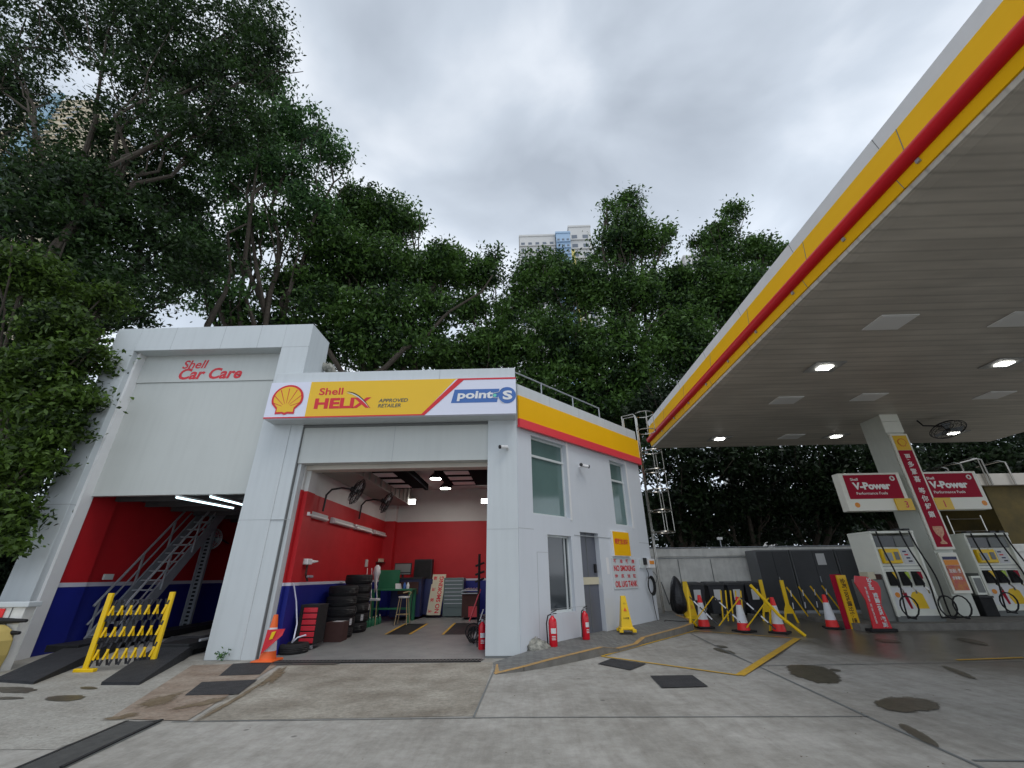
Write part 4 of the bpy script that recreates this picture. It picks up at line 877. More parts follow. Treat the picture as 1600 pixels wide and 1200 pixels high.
# left bay barrier, folded nearly shut
bx_, by_ = -8.52, 9.35; t = root('folding_barrier', 'yellow and black folded lattice barrier between the two black ramps', 'barrier', (bx_, by_, 0))
ex, ey = -7.55, 9.75
barrier_post(t, bx_, by_, 0, 1.36, .1, .4); barrier_post(t, ex, ey, 0, 1.36, .1, .3)
q = MB(); nb = 7
for k in range(nb):
    f0 = (k+.35)/nb; f1 = (k+1.0)/nb
    for row in range(3):
        zc = .28+row*.38
        for sgn in (1, -1):
            x0_, y0_ = bx_+(ex-bx_)*f0, by_+(ey-by_)*f0; x1_, y1_ = bx_+(ex-bx_)*f1, by_+(ey-by_)*f1
            if sgn < 0: x0_, y0_, x1_, y1_ = x1_, y1_, x0_, y0_
            A = Vector((x0_, y0_-.02*sgn, zc-.19)); B_ = Vector((x1_, y1_-.02*sgn, zc+.19))
            for (u0, u1, mm_) in ((0, .27, 1), (.27, .73, 0), (.73, 1, 1)):
                q.m = mm_; d = B_-A; up = d.normalized().cross(Vector((0, 1, 0))).normalized(); q.obox(A+d*u0, d*(u1-u0), up, Vector((0, 1, 0)), (0, 1), (-.02, .02), (-.008, .008))
q.m = 0; q.build('lattice', ['barry', 'barrk'], t)
# near barrier, opened out
A0, A1 = gnd(1079, 983), gnd(1250, 993)
t = root('folding_barrier', 'opened yellow lattice barrier with slanting end post behind three traffic cones', 'barrier', (A0.x, A0.y, gz(A0.y)), group='opened folding barriers near the bins')
q = MB(); pz = gz(A0.y)
q.tube([(A0.x, A0.y, pz), (A0.x+.06, A0.y, pz+.35), (A0.x+.12, A0.y+.05, pz+1.12)], .035, 8); q.tube([(A0.x+.0, A0.y, pz+.3), (A0.x+.3, A0.y+.25, pz+.02)], .03, 6); q.build('post', 'barry', t)
pz = gz(A1.y); q = MB(); q.tube([(A1.x+.08, A1.y-.1, pz), (A1.x-.35, A1.y+.1, pz+.45), (A1.x-.85, A1.y+.3, pz+1.2)], .04, 8); q.tube([(A1.x-.5, A1.y+.2, pz+.6), (A1.x-.45, A1.y+.6, pz)], .03, 6); q.build('post', 'barry', t)
q = MB(); n_ = 3
a = Vector((A0.x+.1, A0.y+.03, 0)); b = Vector((A1.x-.5, A1.y+.15, 0)); d = b-a
for k in range(n_):
    pa = a+d*(k/n_); pb = a+d*((k+1)/n_); za, zb = gz(pa.y)+.12, gz(pb.y)+.12
    slat(q, (pa.x, pa.y, za), (pb.x, pb.y, zb+.75), .028, .012, .8, (0, 0)); slat(q, (pa.x, pa.y+.02, za+.75), (pb.x, pb.y+.02, zb), .035, .012, .22, (1, 2))
q.build('lattice', ['barry', 'barrk', 'conew'], t)
# second barrier behind
B0, B1, B2 = gnd(1208, 970), gnd(1243, 973), gnd(1335, 966)
t = root('folding_barrier', 'farther folding lattice barrier with two yellow flared legs before the dark cabinets', 'barrier', (B1.x, B1.y, gz(B1.y)), group='opened folding barriers near the bins')
for Bq in (B0, B1):
    z0 = gz(Bq.y); q = MB()
    q.poly([(-.22, 0), (-.16, 0), (-.10, .25), (.10, .25), (.16, 0), (.22, 0), (.12, .38), (.055, .5), (.055, 1.2), (-.055, 1.2), (-.055, .5), (-.12, .38)], (Bq.x-.1, Bq.y, z0), X, Z, Yv, .04)
    q.build('leg_panel', 'barry', t)
q = MB(); d = B2-B1
for k in range(5):
    pa = B1+d*(k/5); pb = B1+d*((k+1.15)/5); z0 = gz(pa.y)
    slat(q, (pb.x, pb.y, z0+.15), (pa.x, pa.y, z0+1.0), .04, .012, 1.2, (0, 0)); slat(q, (pa.x+.05, pa.y+.03, z0+.2), (pa.x+.12, pa.y+.03, z0+.9), .025, .012, .17, (1, 2))
q.build('lattice', ['barry', 'barrk', 'conew'], t)
for k in range(5):
    q = MB(); x = A1.x-.6-.11*k; z0 = gz(14.6); slat(q, (x, 14.6+k*.1, z0+.1), (x+.10, 14.6+k*.1, z0+.95), .04, .012, 1.2, (0, 0)); q.build('folded_bar', 'barry', t)

# boundary wall behind, bins, cabinets
WYB = 18.6
t = root('boundary_wall', 'weathered white boundary wall with pipes along its top behind the bins', 'wall', (8, WYB, .2))
ztop = at(1100, 857, Y=WYB).z
q = MB(); q.box(4.4, 26, WYB, WYB+.25, .1, ztop-.3); q.build('wall', 'wall', t); q = MB(); q.box(4.35, 26, WYB-.06, WYB+.3, ztop-.3, ztop); q.build('coping', 'wall', t, bev=.02)
q = MB(); q.tube([(4.5, WYB-.1, ztop+.03), (14, WYB-.1, ztop+.03)], .022, 6); q.build('pipe', 'steel', t); q = MB(); q.tube([(4.5, WYB-.08, ztop-.36), (9.2, WYB-.08, ztop-.34)], .018, 6); q.build('pipe', 'steel', t)
for xx in (5.0, 6.2, 7.5):
    q = MB(); q.tube([(xx, WYB-.03, .3), (xx, WYB-.03, ztop-.4)], .012, 5); q.build('pipe', 'cabside', t)
t = root('wall_floodlight', 'small pale floodlight on a stub post on top of the boundary wall', 'lamp', (at(1128, 850, Y=WYB).x, WYB, ztop))
fx = at(1128, 850, Y=WYB).x; q = MB(); q.tube([(fx, WYB+.1, ztop), (fx, WYB+.1, ztop+.35)], .02, 6); q.build('post', 'steel', t); q = MB(); q.box(fx-.1, fx+.08, WYB, WYB+.14, ztop+.33, ztop+.43); q.build('head', 'lampoff', t, bev=.01)
bz = gz(16.9)
def make_bin():
    t = root('wheelie_bin', '', 'wheelie bin', (0, 0, 0), group='black wheelie bins along the white wall')
    q = MB(); q.hexa([(-.22, -.2, .08), (.22, -.2, .08), (.22, .28, .08), (-.22, .28, .08), (-.29, -.31, .98), (.29, -.31, .98), (.29, .33, .98), (-.29, .33, .98)]); q.build('body', 'bin', t, world=False, bev=.02)
    q = MB(); q.hexa([(-.31, -.34, .985), (.31, -.34, .985), (.31, .37, .985), (-.31, .37, .985), (-.27, -.26, 1.06), (.27, -.26, 1.06), (.27, .37, 1.1), (-.27, .37, 1.1)]); q.build('lid', 'cabinet', t, world=False, bev=.02)
    for s in (-1, 1): q = MB(); q.lathe([(.1, -.03), (.1, .03)], 16, (s*.2, .3, .1), 'x'); q.build('wheel', 'rubber', t, world=False)
    q = MB(); q.add([(-.12, -.296, .52), (.12, -.296, .52), (.125, -.325, .85), (-.125, -.325, .85)], [(0, 1, 2, 3)]); q.build('label_plate', 'label', t, world=False)
    q = MB()
    for z in (.78, .72, .63, .58): q.add([(-.08, -.309-.0*z, z), (.08, -.309, z), (.08, -.313, z+.03), (-.08, -.313, z+.03)], [(0, 1, 2, 3)])
    return t
bn = make_bin()
lb = ['leftmost black wheelie bin beside the yellow warning board', 'second black wheelie bin from the yellow warning board', 'third black wheelie bin, behind the red and white cones', 'last black wheelie bin, next to the dark grey cabinets']
for k, x in enumerate((1086, 1117, 1147, 1175)):
    p = at(x, 935, Y=16.9); o = bn if k == 0 else copy_tree(bn); o.location = (p.x, 16.9, bz+.14*0); setp(o, lb[k])
p = at(1075, 940, Y=16.2)
t = root('warning_board', 'tall yellow folding warning board beside the black bin bag', 'sign', (p.x, 16.2, gz(16.2)))
z0 = gz(16.2); q = MB(); q.poly([(-.16, 0), (.30, 0), (.12, 1.15), (-.02, 1.15)], (p.x-.05, 16.2, z0), X, Z, Yv, .03); q.build('front_leaf', 'barry', t)
tx = MB(); text(tx, '小心', (p.x-.02, 16.2, z0+.55), X, Z, -Yv, w=.14, h=.12, bold=.02); text(tx, '地滑', (p.x-.05, 16.2, z0+.3), X, Z, -Yv, w=.2, h=.12, bold=.02); tx.build('lettering', 'orange', t)
q = MB(); q.box(p.x-.2, p.x+.26, 16.1, 16.3, z0, z0+.12); q.build('foot', 'barry', t, bev=.01)
p = at(1057, 930, Y=16.4)
q = MB(); rnd = random.Random(2)
prof = [(.12, 0), (.27, .1), (.30, .35), (.27, .7), (.2, .95), (.1, 1.1), (.04, 1.17)]
q.lathe(prof, 22, (0, 0, 0)); q.v = [(p.x+.8*x*(1+.16*math.sin(9*math.atan2(y, x)+z*4))+rnd.uniform(-.015, .015), 16.3+y*(1+.16*math.sin(7*math.atan2(y, x))), gz(16.3)+.15+z) for x, y, z in q.v]
setp(q.build('bin_bag', 'bagblack', smooth='all'), 'tall black tied bin bag standing left of the wheelie bins', 'bin bag')
cabx = [at(x, 861, Y=17.5).x for x in (1178, 1233, 1303, 1380)]; ctop = [at(x, y, Y=17.5).z for x, y in ((1178, 861), (1330, 856))]
for k in range(3):
    x0, x1 = cabx[k]+.03, cabx[k+1]-.03; z0 = gz(17.5); z1 = sum(ctop)/2
    t = root('storage_cabinet', ['leftmost dark grey two-door cabinet, next to the wheelie bins', 'middle dark grey two-door cabinet carrying a white notice', 'rightmost dark grey cabinet, partly behind the fuel pump'][k], 'cabinet', ((x0+x1)/2, 17.5, z0), group='tall dark grey cabinets along the wall')
    q = MB(); q.box(x0, x1, 17.53, 18.3, z0+.05, z1); q.build('carcass', 'cabside', t, bev=.01)
    xm = (x0+x1)/2
    for a, b in ((x0+.04, xm-.005), (xm+.005, x1-.04)): q = MB(); q.box(a, b, 17.5, 17.53, z0+.1, z1-.05); dd = q.build('door', 'cabinet', t, bev=.006)
    q = MB(); q.box(xm+.03, xm+.05, 17.47, 17.5, z0+1.0, z0+1.2); q.build('handle', 'steel', dd)
    q = MB(); q.box(x0-.0, x1+.0, 17.52, 17.56, z0, z0+.08); q.build('plinth', 'steel', t)
    if k == 1: q = MB(); q.box(xm+.1, xm+.42, 17.488, 17.498, z1-.55, z1-.15); q.build('notice', 'label', t)

# far right: low concrete roof with pipes, stack ladder
M['mustard'] = mat('mustard_wall', (.11, .075, .012), .8, col2=(.06, .045, .012), vscale=1.5)
t = root('rear_building', 'low grey building with concrete roof edge beyond the right pump', 'building', (20, 21, .3))
xl = at(1540, 760, Y=20.5).x; z0 = at(1560, 752, Y=20.5).z
q = MB(); q.box(xl, xl+14, 20.6, 24, .3, z0-.2); q.build('wall', 'mustard', t)
q = MB(); q.box(xl-.3, xl+14, 20.4, 24, z0-.2, z0+.35); q.build('roof_slab', 'soffit', t, bev=.02)
q = MB(); q.box(xl, xl+14, 20.55, 20.6, .3, 2.6); q.build('lower_cladding', 'cabside', t)
t = root('roof_rails', 'bent stainless rails of a roof access ladder at the far right', 'railing', (xl-.5, 20.3, z0))
for k, (dx, h) in enumerate(((-1.6, .7), (-.9, .9), (0, 1.1), (.15, 1.1), (1.2, .95))):
    q = MB(); q.tube([(xl+dx, 20.3, z0-.2), (xl+dx, 20.3, z0+h-.1), (xl+dx-.05, 20.5, z0+h), (xl+dx-.05, 21.6, z0+h)], .045, 6); q.build('rail', 'stainless', t, smooth=True)
q = MB(); q.tube([(xl-.9, 20.3, z0+.85), (xl, 20.3, z0+1.05)], .035, 6); q.build('cross_rail', 'stainless', t)
t = root('wire_rack', 'thin stainless wire rack behind the right fuel pump', 'rack', (16.2, 16.5, .3))
for k in range(5): q = MB(); q.tube([(15.6, 16.5, 1.6+k*.42), (16.8, 16.5, 1.6+k*.42)], .012, 5); q.build('shelf_rail', 'stainless', t)
for x in (15.6, 16.8): q = MB(); q.tube([(x, 16.5, .26), (x, 16.5, 3.4)], .016, 5); q.build('upright', 'stainless', t)

# cage ladder on the end of the side wing
LC = Vector((at(1024, 745, Y=15.6).x, 15.6, 0))
t = root('caged_ladder', 'stainless caged roof ladder fixed to the far end of the side wing', 'ladder', (LC.x, LC.y, .3))
e0 = SN  # cage bulges along the wall end normal
ed = SD
zl0 = at(1026, 832, Y=LC.y).z; zl1 = at(1015, 706, Y=LC.y).z
cc_ = LC
r_ = .37
for k in range(5):
    z = zl0+(zl1-zl0)*k/4; q = MB()
    pts = [(cc_.x+r_*math.cos(R(a)), cc_.y+r_*math.sin(R(a)), z) for a in range(0, 361, 20)]
    q.tube([(x, y, zz) for x, y, zz in pts], .024, 6)
    q.build('cage_hoop', 'stainless', t, smooth=True)
for a in (-100, -30, 50): q = MB(); q.tube([(cc_.x+r_*math.cos(R(a)), cc_.y+r_*math.sin(R(a)), zl0), (cc_.x+r_*math.cos(R(a)), cc_.y+r_*math.sin(R(a)), zl1+.05)], .014, 5); q.build('cage_bar', 'stainless', t)
zt0 = 6.4
for dx, dy in ((-.42, .05), (-.30, .32)):
    q = MB(); q.tube([(cc_.x+dx, cc_.y+dy, .4), (cc_.x+dx, cc_.y+dy, 7.25), (cc_.x+dx-.05, cc_.y+dy+.05, 7.35), (cc_.x+dx-.45, cc_.y+dy+.3, 7.35), (cc_.x+dx-.45, cc_.y+dy+.3, 6.38)], .026, 6); q.build('rail', 'stainless', t, smooth=True)
for k in range(22): q = MB(); z = .6+k*.3; q.tube([(cc_.x-.42, cc_.y+.05, z), (cc_.x-.30, cc_.y+.32, z)], .009, 5); q.build('rung', 'stainless', t)
for z in (6.6, 7.3):
    q = MB(); q.tube([(cc_.x-.1+r_*math.cos(R(a)), cc_.y+r_*math.sin(R(a)), z) for a in range(-160, 121, 20)], .018, 5); q.build('cage_hoop', 'stainless', t)
for a in (-90, 0, 60): q = MB(); q.tube([(cc_.x-.1+r_*math.cos(R(a)), cc_.y+r_*math.sin(R(a)), 6.6), (cc_.x-.1+r_*math.cos(R(a)), cc_.y+r_*math.sin(R(a)), 7.3)], .014, 5); q.build('cage_bar', 'stainless', t)
# roof railing
t = root('roof_railing', 'grey pipe railing along the roof edge of the side wing', 'railing', tuple(C0+SD*.3+Vector((0, 0, 6.38))))
ro_ = C0-SN*.25
for z in (6.55, 6.92): q = MB(); a = ro_+SD*0.1; b = ro_+SD*4.4; q.tube([(a.x, a.y, z), (b.x, b.y, z)], .02, 6); q.build('rail', 'steel', t)
for s in (1.35, 2.9, 4.4): q = MB(); a = ro_+SD*s; q.tube([(a.x, a.y, 6.36), (a.x, a.y, 6.94)], .02, 6); q.build('post', 'steel', t)
#@PART3
# ================================================================ THINGS ON THE SIDE WALL
def SW(px_, py_, o=0):
    s, z = sp_(px_, py_, o); return C0+SD*s+SN*o+Vector((0, 0, z))
def wall_sign(name, label, tl, br, th, m, cat='sign'):
    s0, z1 = sp_(*tl); s1, z0 = sp_(*br); t = root(name, label, cat, tuple(C0+SD*s0+Z*z0))
    q = MB(); q.obox(C0, SD, SN, Z, (s0, s1), (0, th), (z0, z1)); q.build('board', m, t, bev=.004); return t, s0, s1, z0, z1
t, s0, s1, z0, z1 = wall_sign('yellow_wall_sign', 'yellow square sign with five red characters above the NO SMOKING board', (952.5, 829), (983, 870), .07, 'white')
q = MB(); q.obox(C0, SD, SN, Z, (s0+.03, s1-.0), (.07, .075), (z0+.02, z1-.02)); q.build('face', 'bandyellow', t)
tx = MB(); text(tx, '蜆殼加油站', C0+SD*(s0+.1)+SN*.075+Z*(z1-.38), SD, Z, SN, w=(s1-s0)*.78, h=.17, bold=.02); tx.build('lettering', 'red', t)
t, s0, s1, z0, z1 = wall_sign('no_smoking_board', 'grey board with red NO SMOKING and OIL U/G TANK lettering on the side wall', (954.5, 871.5), (997.5, 919), .02, 'panel')
w_ = s1-s0; h_ = z1-z0; tx = MB(); f = .03
for k, ch in enumerate('不准吸煙'): text(tx, ch, C0+SD*(s0+w_*(.06+.25*k))+SN*.02+Z*(z0+h_*.83), SD, Z, SN, w=w_*.12, h=h_*.13, bold=.02)
text(tx, 'NO SMOKING', C0+SD*(s0+w_*.05)+SN*.02+Z*(z0+h_*.57), SD, Z, SN, w=w_*.88, h=h_*.19, bold=.035)
for k, ch in enumerate('地底油缸'): text(tx, ch, C0+SD*(s0+w_*(.06+.25*k))+SN*.02+Z*(z0+h_*.35), SD, Z, SN, w=w_*.12, h=h_*.13, bold=.02)
text(tx, 'OIL U/G TANK', C0+SD*(s0+w_*.05)+SN*.02+Z*(z0+h_*.06), SD, Z, SN, w=w_*.9, h=h_*.20, bold=.035)
tx.build('lettering', 'red', t)
t, s0, s1, z0, z1 = wall_sign('paper_notice', 'small faint paper notice left of the NO SMOKING board', (946.5, 871), (953, 897), .004, 'white', 'notice')
t, s0, s1, z0, z1 = wall_sign('meter_box', 'pale electric meter box with small yellow tag at the end of the side wall', (1006, 873), (1018.5, 887.5), .14, 'white', 'meter')
q = MB(); q.obox(C0, SD, SN, Z, (s0+.08, s1-.08), (.14, .15), (z1-.16, z1-.06)); q.build('display', 'orange', t)
q = MB(); q.obox(C0, SD, SN, Z, (s0-.35, s0-.05), (0, .05), (z0, z1-.02)); q.build('switch_plate', 'alu', t)
q = MB(); q.obox(C0, SD, SN, Z, (s0-.16, s0-.05), (.05, .12), (z1-.18, z1+.02)); q.build('socket', 'black', t)
cc2 = SW(1017, 915, .06); t = root('cable_coil', 'coil of black cable hanging under the meter box', 'cable', tuple(cc2))
q = MB()
for k in range(5):
    r2 = .17+.012*k; q.tube([cc2+SN*(.012*k)+(SD*math.cos(R(a))*r2+Z*math.sin(R(a))*r2*1.25) for a in range(0, 361, 18)], .012, 5)
q.build('coil', 'rubber', t)
q = MB(); a = SW(1010, 888, .06); b = cc2+Z*.2; q.tube([a, a+SN*.05-Z*.15, b-SD*.1], .01, 5); q.tube([cc2-Z*.2, cc2-Z*.6+SD*.03, cc2-Z*1.15+SD*.15, Vector((cc2.x+.25, cc2.y-.15, gz(15)+.17)), Vector((cc2.x+.6, cc2.y-.5, gz(15)+.165)), Vector((cc2.x+.9, cc2.y-.45, gz(15)+.165))], .011, 5)
q.build('loose_cable', 'rubber', t)
cc3 = Vector((at(1036, 905, Y=18.2).x, 18.5, at(1036, 905, Y=18.2).z))
q = MB(); q.tube([(cc3.x-.5+.35*math.cos(R(a)), 18.5, cc3.z+.05+.3*math.sin(R(a))) for a in range(-40, 220, 15)], .012, 5); q.tube([(cc3.x, 18.5, cc3.z-.1), (cc3.x+.2, 18.5, cc3.z-.9)], .02, 5)
setp(q.build('wall_hose', 'cabside'), 'thin grey looped hose on the white boundary wall near the ladder', 'hose')
# CCTV cameras
def cctv(x, y, lab, face, two=False, pos=None):
    p = pos; t = root('security_camera', lab, 'camera', tuple(p), group='small white security cameras on the garage walls')
    n = Vector(face).normalized(); sd = n.cross(Z).normalized()
    q = MB(); q.tube([p, p+n*.05, p+n*.10+Z*.02], .03, 8); q.build('bracket', 'white', t, smooth=True)
    for s in ((1, -1) if two else (1,)):
        b = p+n*.10+Z*.03; d = (sd*s*.85+n*.5-Z*.1).normalized()
        q = MB(); q.tube([b, b+d*.22], .045, 10); bo = q.build('body', 'white', t, smooth=True)
        q = MB(); q.tube([b+d*.2, b+d*.235], .05, 10); q.build('lens', 'black', bo, smooth=True)
p = at(793, 702, Y=FY); cctv(0, 0, 'small white security camera on the right white pillar', (0, -1, 0), pos=p)
bpy.data.objects
p = SW(905, 730); cctv(0, 0, 'white security camera pair between the two upper green windows', SN, True, pos=p)
# extinguishers
def make_ext():
    t = root('fire_extinguisher', '', 'extinguisher', (0, 0, 0))
    q = MB(); q.lathe([(.085, 0), (.092, .02), (.092, .47), (.08, .53), (.04, .57), (.03, .60)], 20); q.build('cylinder', 'extred', t, world=False, smooth=True)
    q = MB(); q.lathe([(.03, .60), (.03, .66)], 10); q.build('valve', 'steel', t, world=False)
    q = MB(); q.tube([(-.02, 0, .66), (.10, 0, .70)], .013, 6); q.tube([(-.02, 0, .64), (.1, 0, .64)], .011, 6); q.build('handle', 'black', t, world=False)
    q = MB(); q.tube([(-.02, 0, .63), (-.10, -.02, .60), (-.14, -.03, .45), (-.13, -.02, .2), (-.12, 0, .06)], .014, 6); q.build('hose', 'rubber', t, world=False, smooth=True)
    q = MB(); n = 8; pts = [(-math.radians(125)+k*math.radians(75)/n) for k in range(n+1)]
    for a, b in zip(pts[:-1], pts[1:]): q.add([(.0935*math.cos(a), .0935*math.sin(a), .26), (.0935*math.cos(b), .0935*math.sin(b), .26), (.0935*math.cos(b), .0935*math.sin(b), .36), (.0935*math.cos(a), .0935*math.sin(a), .36)], [(0, 1, 2, 3)])
    lb_ = q.build('label_print', 'label', t, world=False)
    q = MB()
    for z in (.14, .17, .2):
        for a, b in zip(pts[1:-2], pts[2:-1]): q.add([(.0935*math.cos(a), .0935*math.sin(a), z), (.0935*math.cos(b), .0935*math.sin(b), z), (.0935*math.cos(b), .0935*math.sin(b), z+.014), (.0935*math.cos(a), .0935*math.sin(a), z+.014)], [(0, 1, 2, 3)])
    q.build('small_print', 'label', t, world=False)
    return t
ex0 = make_ext()
for k, (x, y, o, lab, sc) in enumerate(((865, 1011, .13, 'red fire extinguisher with black hose standing under the dark lower window', 1.02), (916, 999, .15, 'red fire extinguisher standing left of the grey door', 1.0), (753, 1015, 0, 'red fire extinguisher inside the bay against the right white pillar', .95))):
    p = gnd(x, y, o); ob = ex0 if k == 0 else copy_tree(ex0); ob.location = (p.x, p.y, gz(p.y)+o); ob.scale = (sc,)*3; ob.rotation_euler.z = [.1, .6, .2][k]; setp(ob, lab, group='red fire extinguishers at the garage')
# yellow wet floor cone (four sided with feet)
p = gnd(979, 987, .15); z0 = gz(p.y)+.15
t = root('wet_floor_cone', 'yellow four-sided wet floor cone standing against the side wall', 'warning cone', (p.x, p.y, z0))
q = MB(); q.hexa([(p.x-.15, p.y-.15, z0+.1), (p.x+.15, p.y-.15, z0+.1), (p.x+.15, p.y+.15, z0+.1), (p.x-.15, p.y+.15, z0+.1), (p.x-.06, p.y-.06, z0+.84), (p.x+.06, p.y-.06, z0+.84), (p.x+.06, p.y+.06, z0+.84), (p.x-.06, p.y+.06, z0+.84)]); q.build('body', 'barry', t, bev=.01)
q = MB(); q.box(p.x-.18, p.x+.18, p.y-.18, p.y+.18, z0+.05, z0+.11); q.build('skirt', 'barry', t, bev=.02)
for sx_ in (-1, 1):
    for sy_ in (-1, 1): q = MB(); q.box(p.x+sx_*.17-.05, p.x+sx_*.17+.05, p.y+sy_*.17-.05, p.y+sy_*.17+.05, z0, z0+.07); q.build('foot', 'barry', t, bev=.01)
q = MB(); q.poly([(-.045, .48), (.045, .48), (0, .57)], (p.x, p.y-.10, z0), X, Z, -Yv, .012); q.build('warning_triangle', 'coneo', t)
tx = MB(); text(tx, '小心', (p.x-.035, p.y-.085, z0+.64), X, Z, -Yv, w=.07, h=.04, off=.01); text(tx, '小心地滑', (p.x-.075, p.y-.135, z0+.3), X, Z, -Yv, w=.15, h=.045, bold=.02, off=.01); tx.build('lettering', 'black', t)
# cloth bundle
p = gnd(840, 1016, .1); q = MB(); n = 40; m_ = 14; nn_ = lambda a, b, c: math.sin(a*3+b)*.5+math.sin(a*7+b*5+c)*.3+math.sin(a*13-b*9)*.25
for i in range(m_):
    f = i/(m_-1); 
    for j in range(n):
        a = 2*math.pi*j/n; r = (1-f**2.2*.9)*(1+.16*nn_(a, f*4, 1)); q.v.append((p.x+.27*r*math.cos(a), p.y+.17*r*math.sin(a), gz(p.y)+.1+.2*f*(1+.35*nn_(a*1.3, f*2, 2))))
for i in range(m_-1):
    for j in range(n): q.f.append((i*n+j, i*n+(j+1) % n, (i+1)*n+(j+1) % n, (i+1)*n+j)); q.mi.append(0)
q.f.append(tuple((m_-1)*n+j for j in range(n))); q.mi.append(0)
setp(q.build('cloth_bundle', 'cloth', smooth='all'), 'crumpled patterned grey cloth bundle on the pavement by the white pillar', 'cloth')
# threshold drain grate
def grate(name, label, a, b, w, nb, z=.008, frame=True):
    a = Vector((*a, 0)); b = Vector((*b, 0)); d = b-a; qn = Vector((-d.y, d.x, 0)).normalized()
    t = root(name, label, 'drain', (a.x, a.y, 0)); q = MB(); P = [a, b, b+qn*w, a+qn*w]; q.add([(p.x, p.y, gz(p.y)+z) for p in P], [(0, 1, 2, 3)]); q.build('void', 'pit', t)
    q = MB(); sk_ = d.normalized()*w*.25
    for k in range(nb):
        c = a+d*((k+.2)/nb); e = c+d*(.42/nb)
        q.hexa([tuple(v+Z*(gz(v.y)+z+h)) for h in (.002, .012) for v in (c, e, e+qn*w+sk_, c+qn*w+sk_)])
    q.build('bars', 'gratebar', t)
    q = MB()
    for s in (0, w): q.hexa([tuple(v+Z*(gz(v.y)+z+h)) for h in (.001, .014) for v in (a+qn*(s-.02), b+qn*(s-.02), b+qn*(s+.02), a+qn*(s+.02))])
    q.build('rim', 'grate', t)
grate('drain_grate', 'long narrow slotted drain across the threshold of the open bay', (-5.7, 10.05), (-.95, 10.03), .24, 64)
g0, g1 = gnd(20, 1206), gnd(198, 1129); grate('drain_grate', 'wide dark slotted drain on the ground at the lower left corner', (g0.x, g0.y), (g1.x, g1.y), -.40, 60)
sheet('threshold_stain', [(-5.9, 9.82), (-3.9, 9.86), (-3.8, 10.05), (-5.9, 10.05)], 'damp', .0125)

# ================================================================ INSIDE THE OPEN BAY
tl = [(477, 810, 514, 821), (519, 818, 554, 828), (555, 826, 583, 834), (584, 832, 604, 838)]
for k, (a, b, c, d) in enumerate(tl):
    p0, p1 = at(a, b-2, X=XL+.1), at(c, d-2, X=XL+.1); z = 3.1
    t = root('wall_tube_light', 'unlit white tube light on the red wall, ' + ['the one nearest the entrance', 'second from the entrance', 'third from the entrance', 'the one at the back corner'][k], 'light', (XL, p0.y, z), group='unlit tube lights along the red wall')
    q = MB(); q.box(XL+.0, XL+.09, p0.y+.06, p1.y-.10, z-.04, z+.12); q.build('fitting', 'tube', t, bev=.01)
    q = MB(); q.tube([(XL+.12, p0.y+.1, z-.0), (XL+.12, p1.y-.14, z-.0)], .03, 8); q.build('tube', 'lampoff', t)
    q = MB(); q.box(XL+.09, XL+.16, p0.y+.06, p0.y+.1, z-.03, z+.06); q.build('cap', 'white', t)
for k, (x, y, yy) in enumerate(((558, 768, 13.3), (604, 785, 15.8))):
    p = at(x, y, X=XL+.95)
    py_ = p.y; lab = ['black caged wall fan over the tyre stack, nearer the entrance', 'black caged wall fan nearer the back corner'][k]
    make_fan('wall_fan', lab, (p.x, py_, p.z), .38, (1, .25, -.45), group='black wall fans in the bay', arm=[(p.x-.45, py_-.05, p.z+.1), (XL+.25, py_-.1, p.z+.05), (XL+.12, py_-.1, p.z-.1), (XL+.1, py_-.1, p.z-.55)])
p = at(681, 748, Z=4.7)
for k, (x, y) in enumerate(((681, 748), (696, 763))):
    p = at(x, y, Z=4.62); t = root('pendant_lamp', ['lit round ceiling lamp in the bay, the nearer one', 'lit round ceiling lamp in the bay, the farther one'][k], 'lamp', (p.x, p.y, 4.62), group='lit lamps in the bay')
    q = MB(); q.lathe([(.05, .35), (.08, .2), (.2, .08), (.22, .0)], 20, (p.x, p.y, 4.62)); q.build('shade', 'black', t, smooth=True)
    q = MB(); q.lathe([(.19, -.012), (.19, -.002)], 20, (p.x, p.y, 4.62)); q.build('bulb', 'lampon', t)
M['lampflood'] = mat('lit_flood', (1, 1, .94), .5, emit=9)
for k, (x, y, Yp, w) in enumerate(((644, 784, 17.6, .15), (757, 783, 17.6, .14), (583, 783, 17.3, .26))):
    p = at(x, y, Y=Yp); t = root('flood_lamp', ['lit square flood lamp high on the back wall', 'lit flood lamp half hidden by the right pillar', 'lit flood lamp in the back left corner behind the fans'][k], 'lamp', (p.x, p.y, p.z), group='lit lamps in the bay')
    q = MB(); q.box(p.x-w, p.x+w, p.y, p.y+.09, p.z-w*.75, p.z+w*.75); q.build('housing', 'steel', t)
    q = MB(); q.add([(p.x-w*.9, p.y-.005, p.z-w*.65), (p.x+w*.9, p.y-.005, p.z-w*.65), (p.x+w*.9, p.y-.005, p.z+w*.65), (p.x-w*.9, p.y-.005, p.z+w*.65)], [(0, 1, 2, 3)]); q.build('bulb', 'lampflood', t)
    q = MB(); q.box(p.x-.02, p.x+.02, p.y+.09, YB, p.z, p.z+.04); q.build('bracket', 'steel', t)
def add_light(loc, en, size, rot=None, col=(1, .98, .93)):
    l = bpy.data.lights.new('lamp_light', 'AREA'); l.energy = en; l.size = size; l.color = col; o = bpy.data.objects.new('lamp_light', l); COL.objects.link(o); o.location = loc
    if rot: o.rotation_euler = rot
for x, y in ((681, 748), (696, 763)): p = at(x, y, Z=4.58); add_light((p.x, p.y, 4.58), 22, .4)
p = at(583, 783, Y=17.2); add_light((p.x-.15, p.y-.3, p.z-.1), 14, .3, (R(60), 0, R(60)))
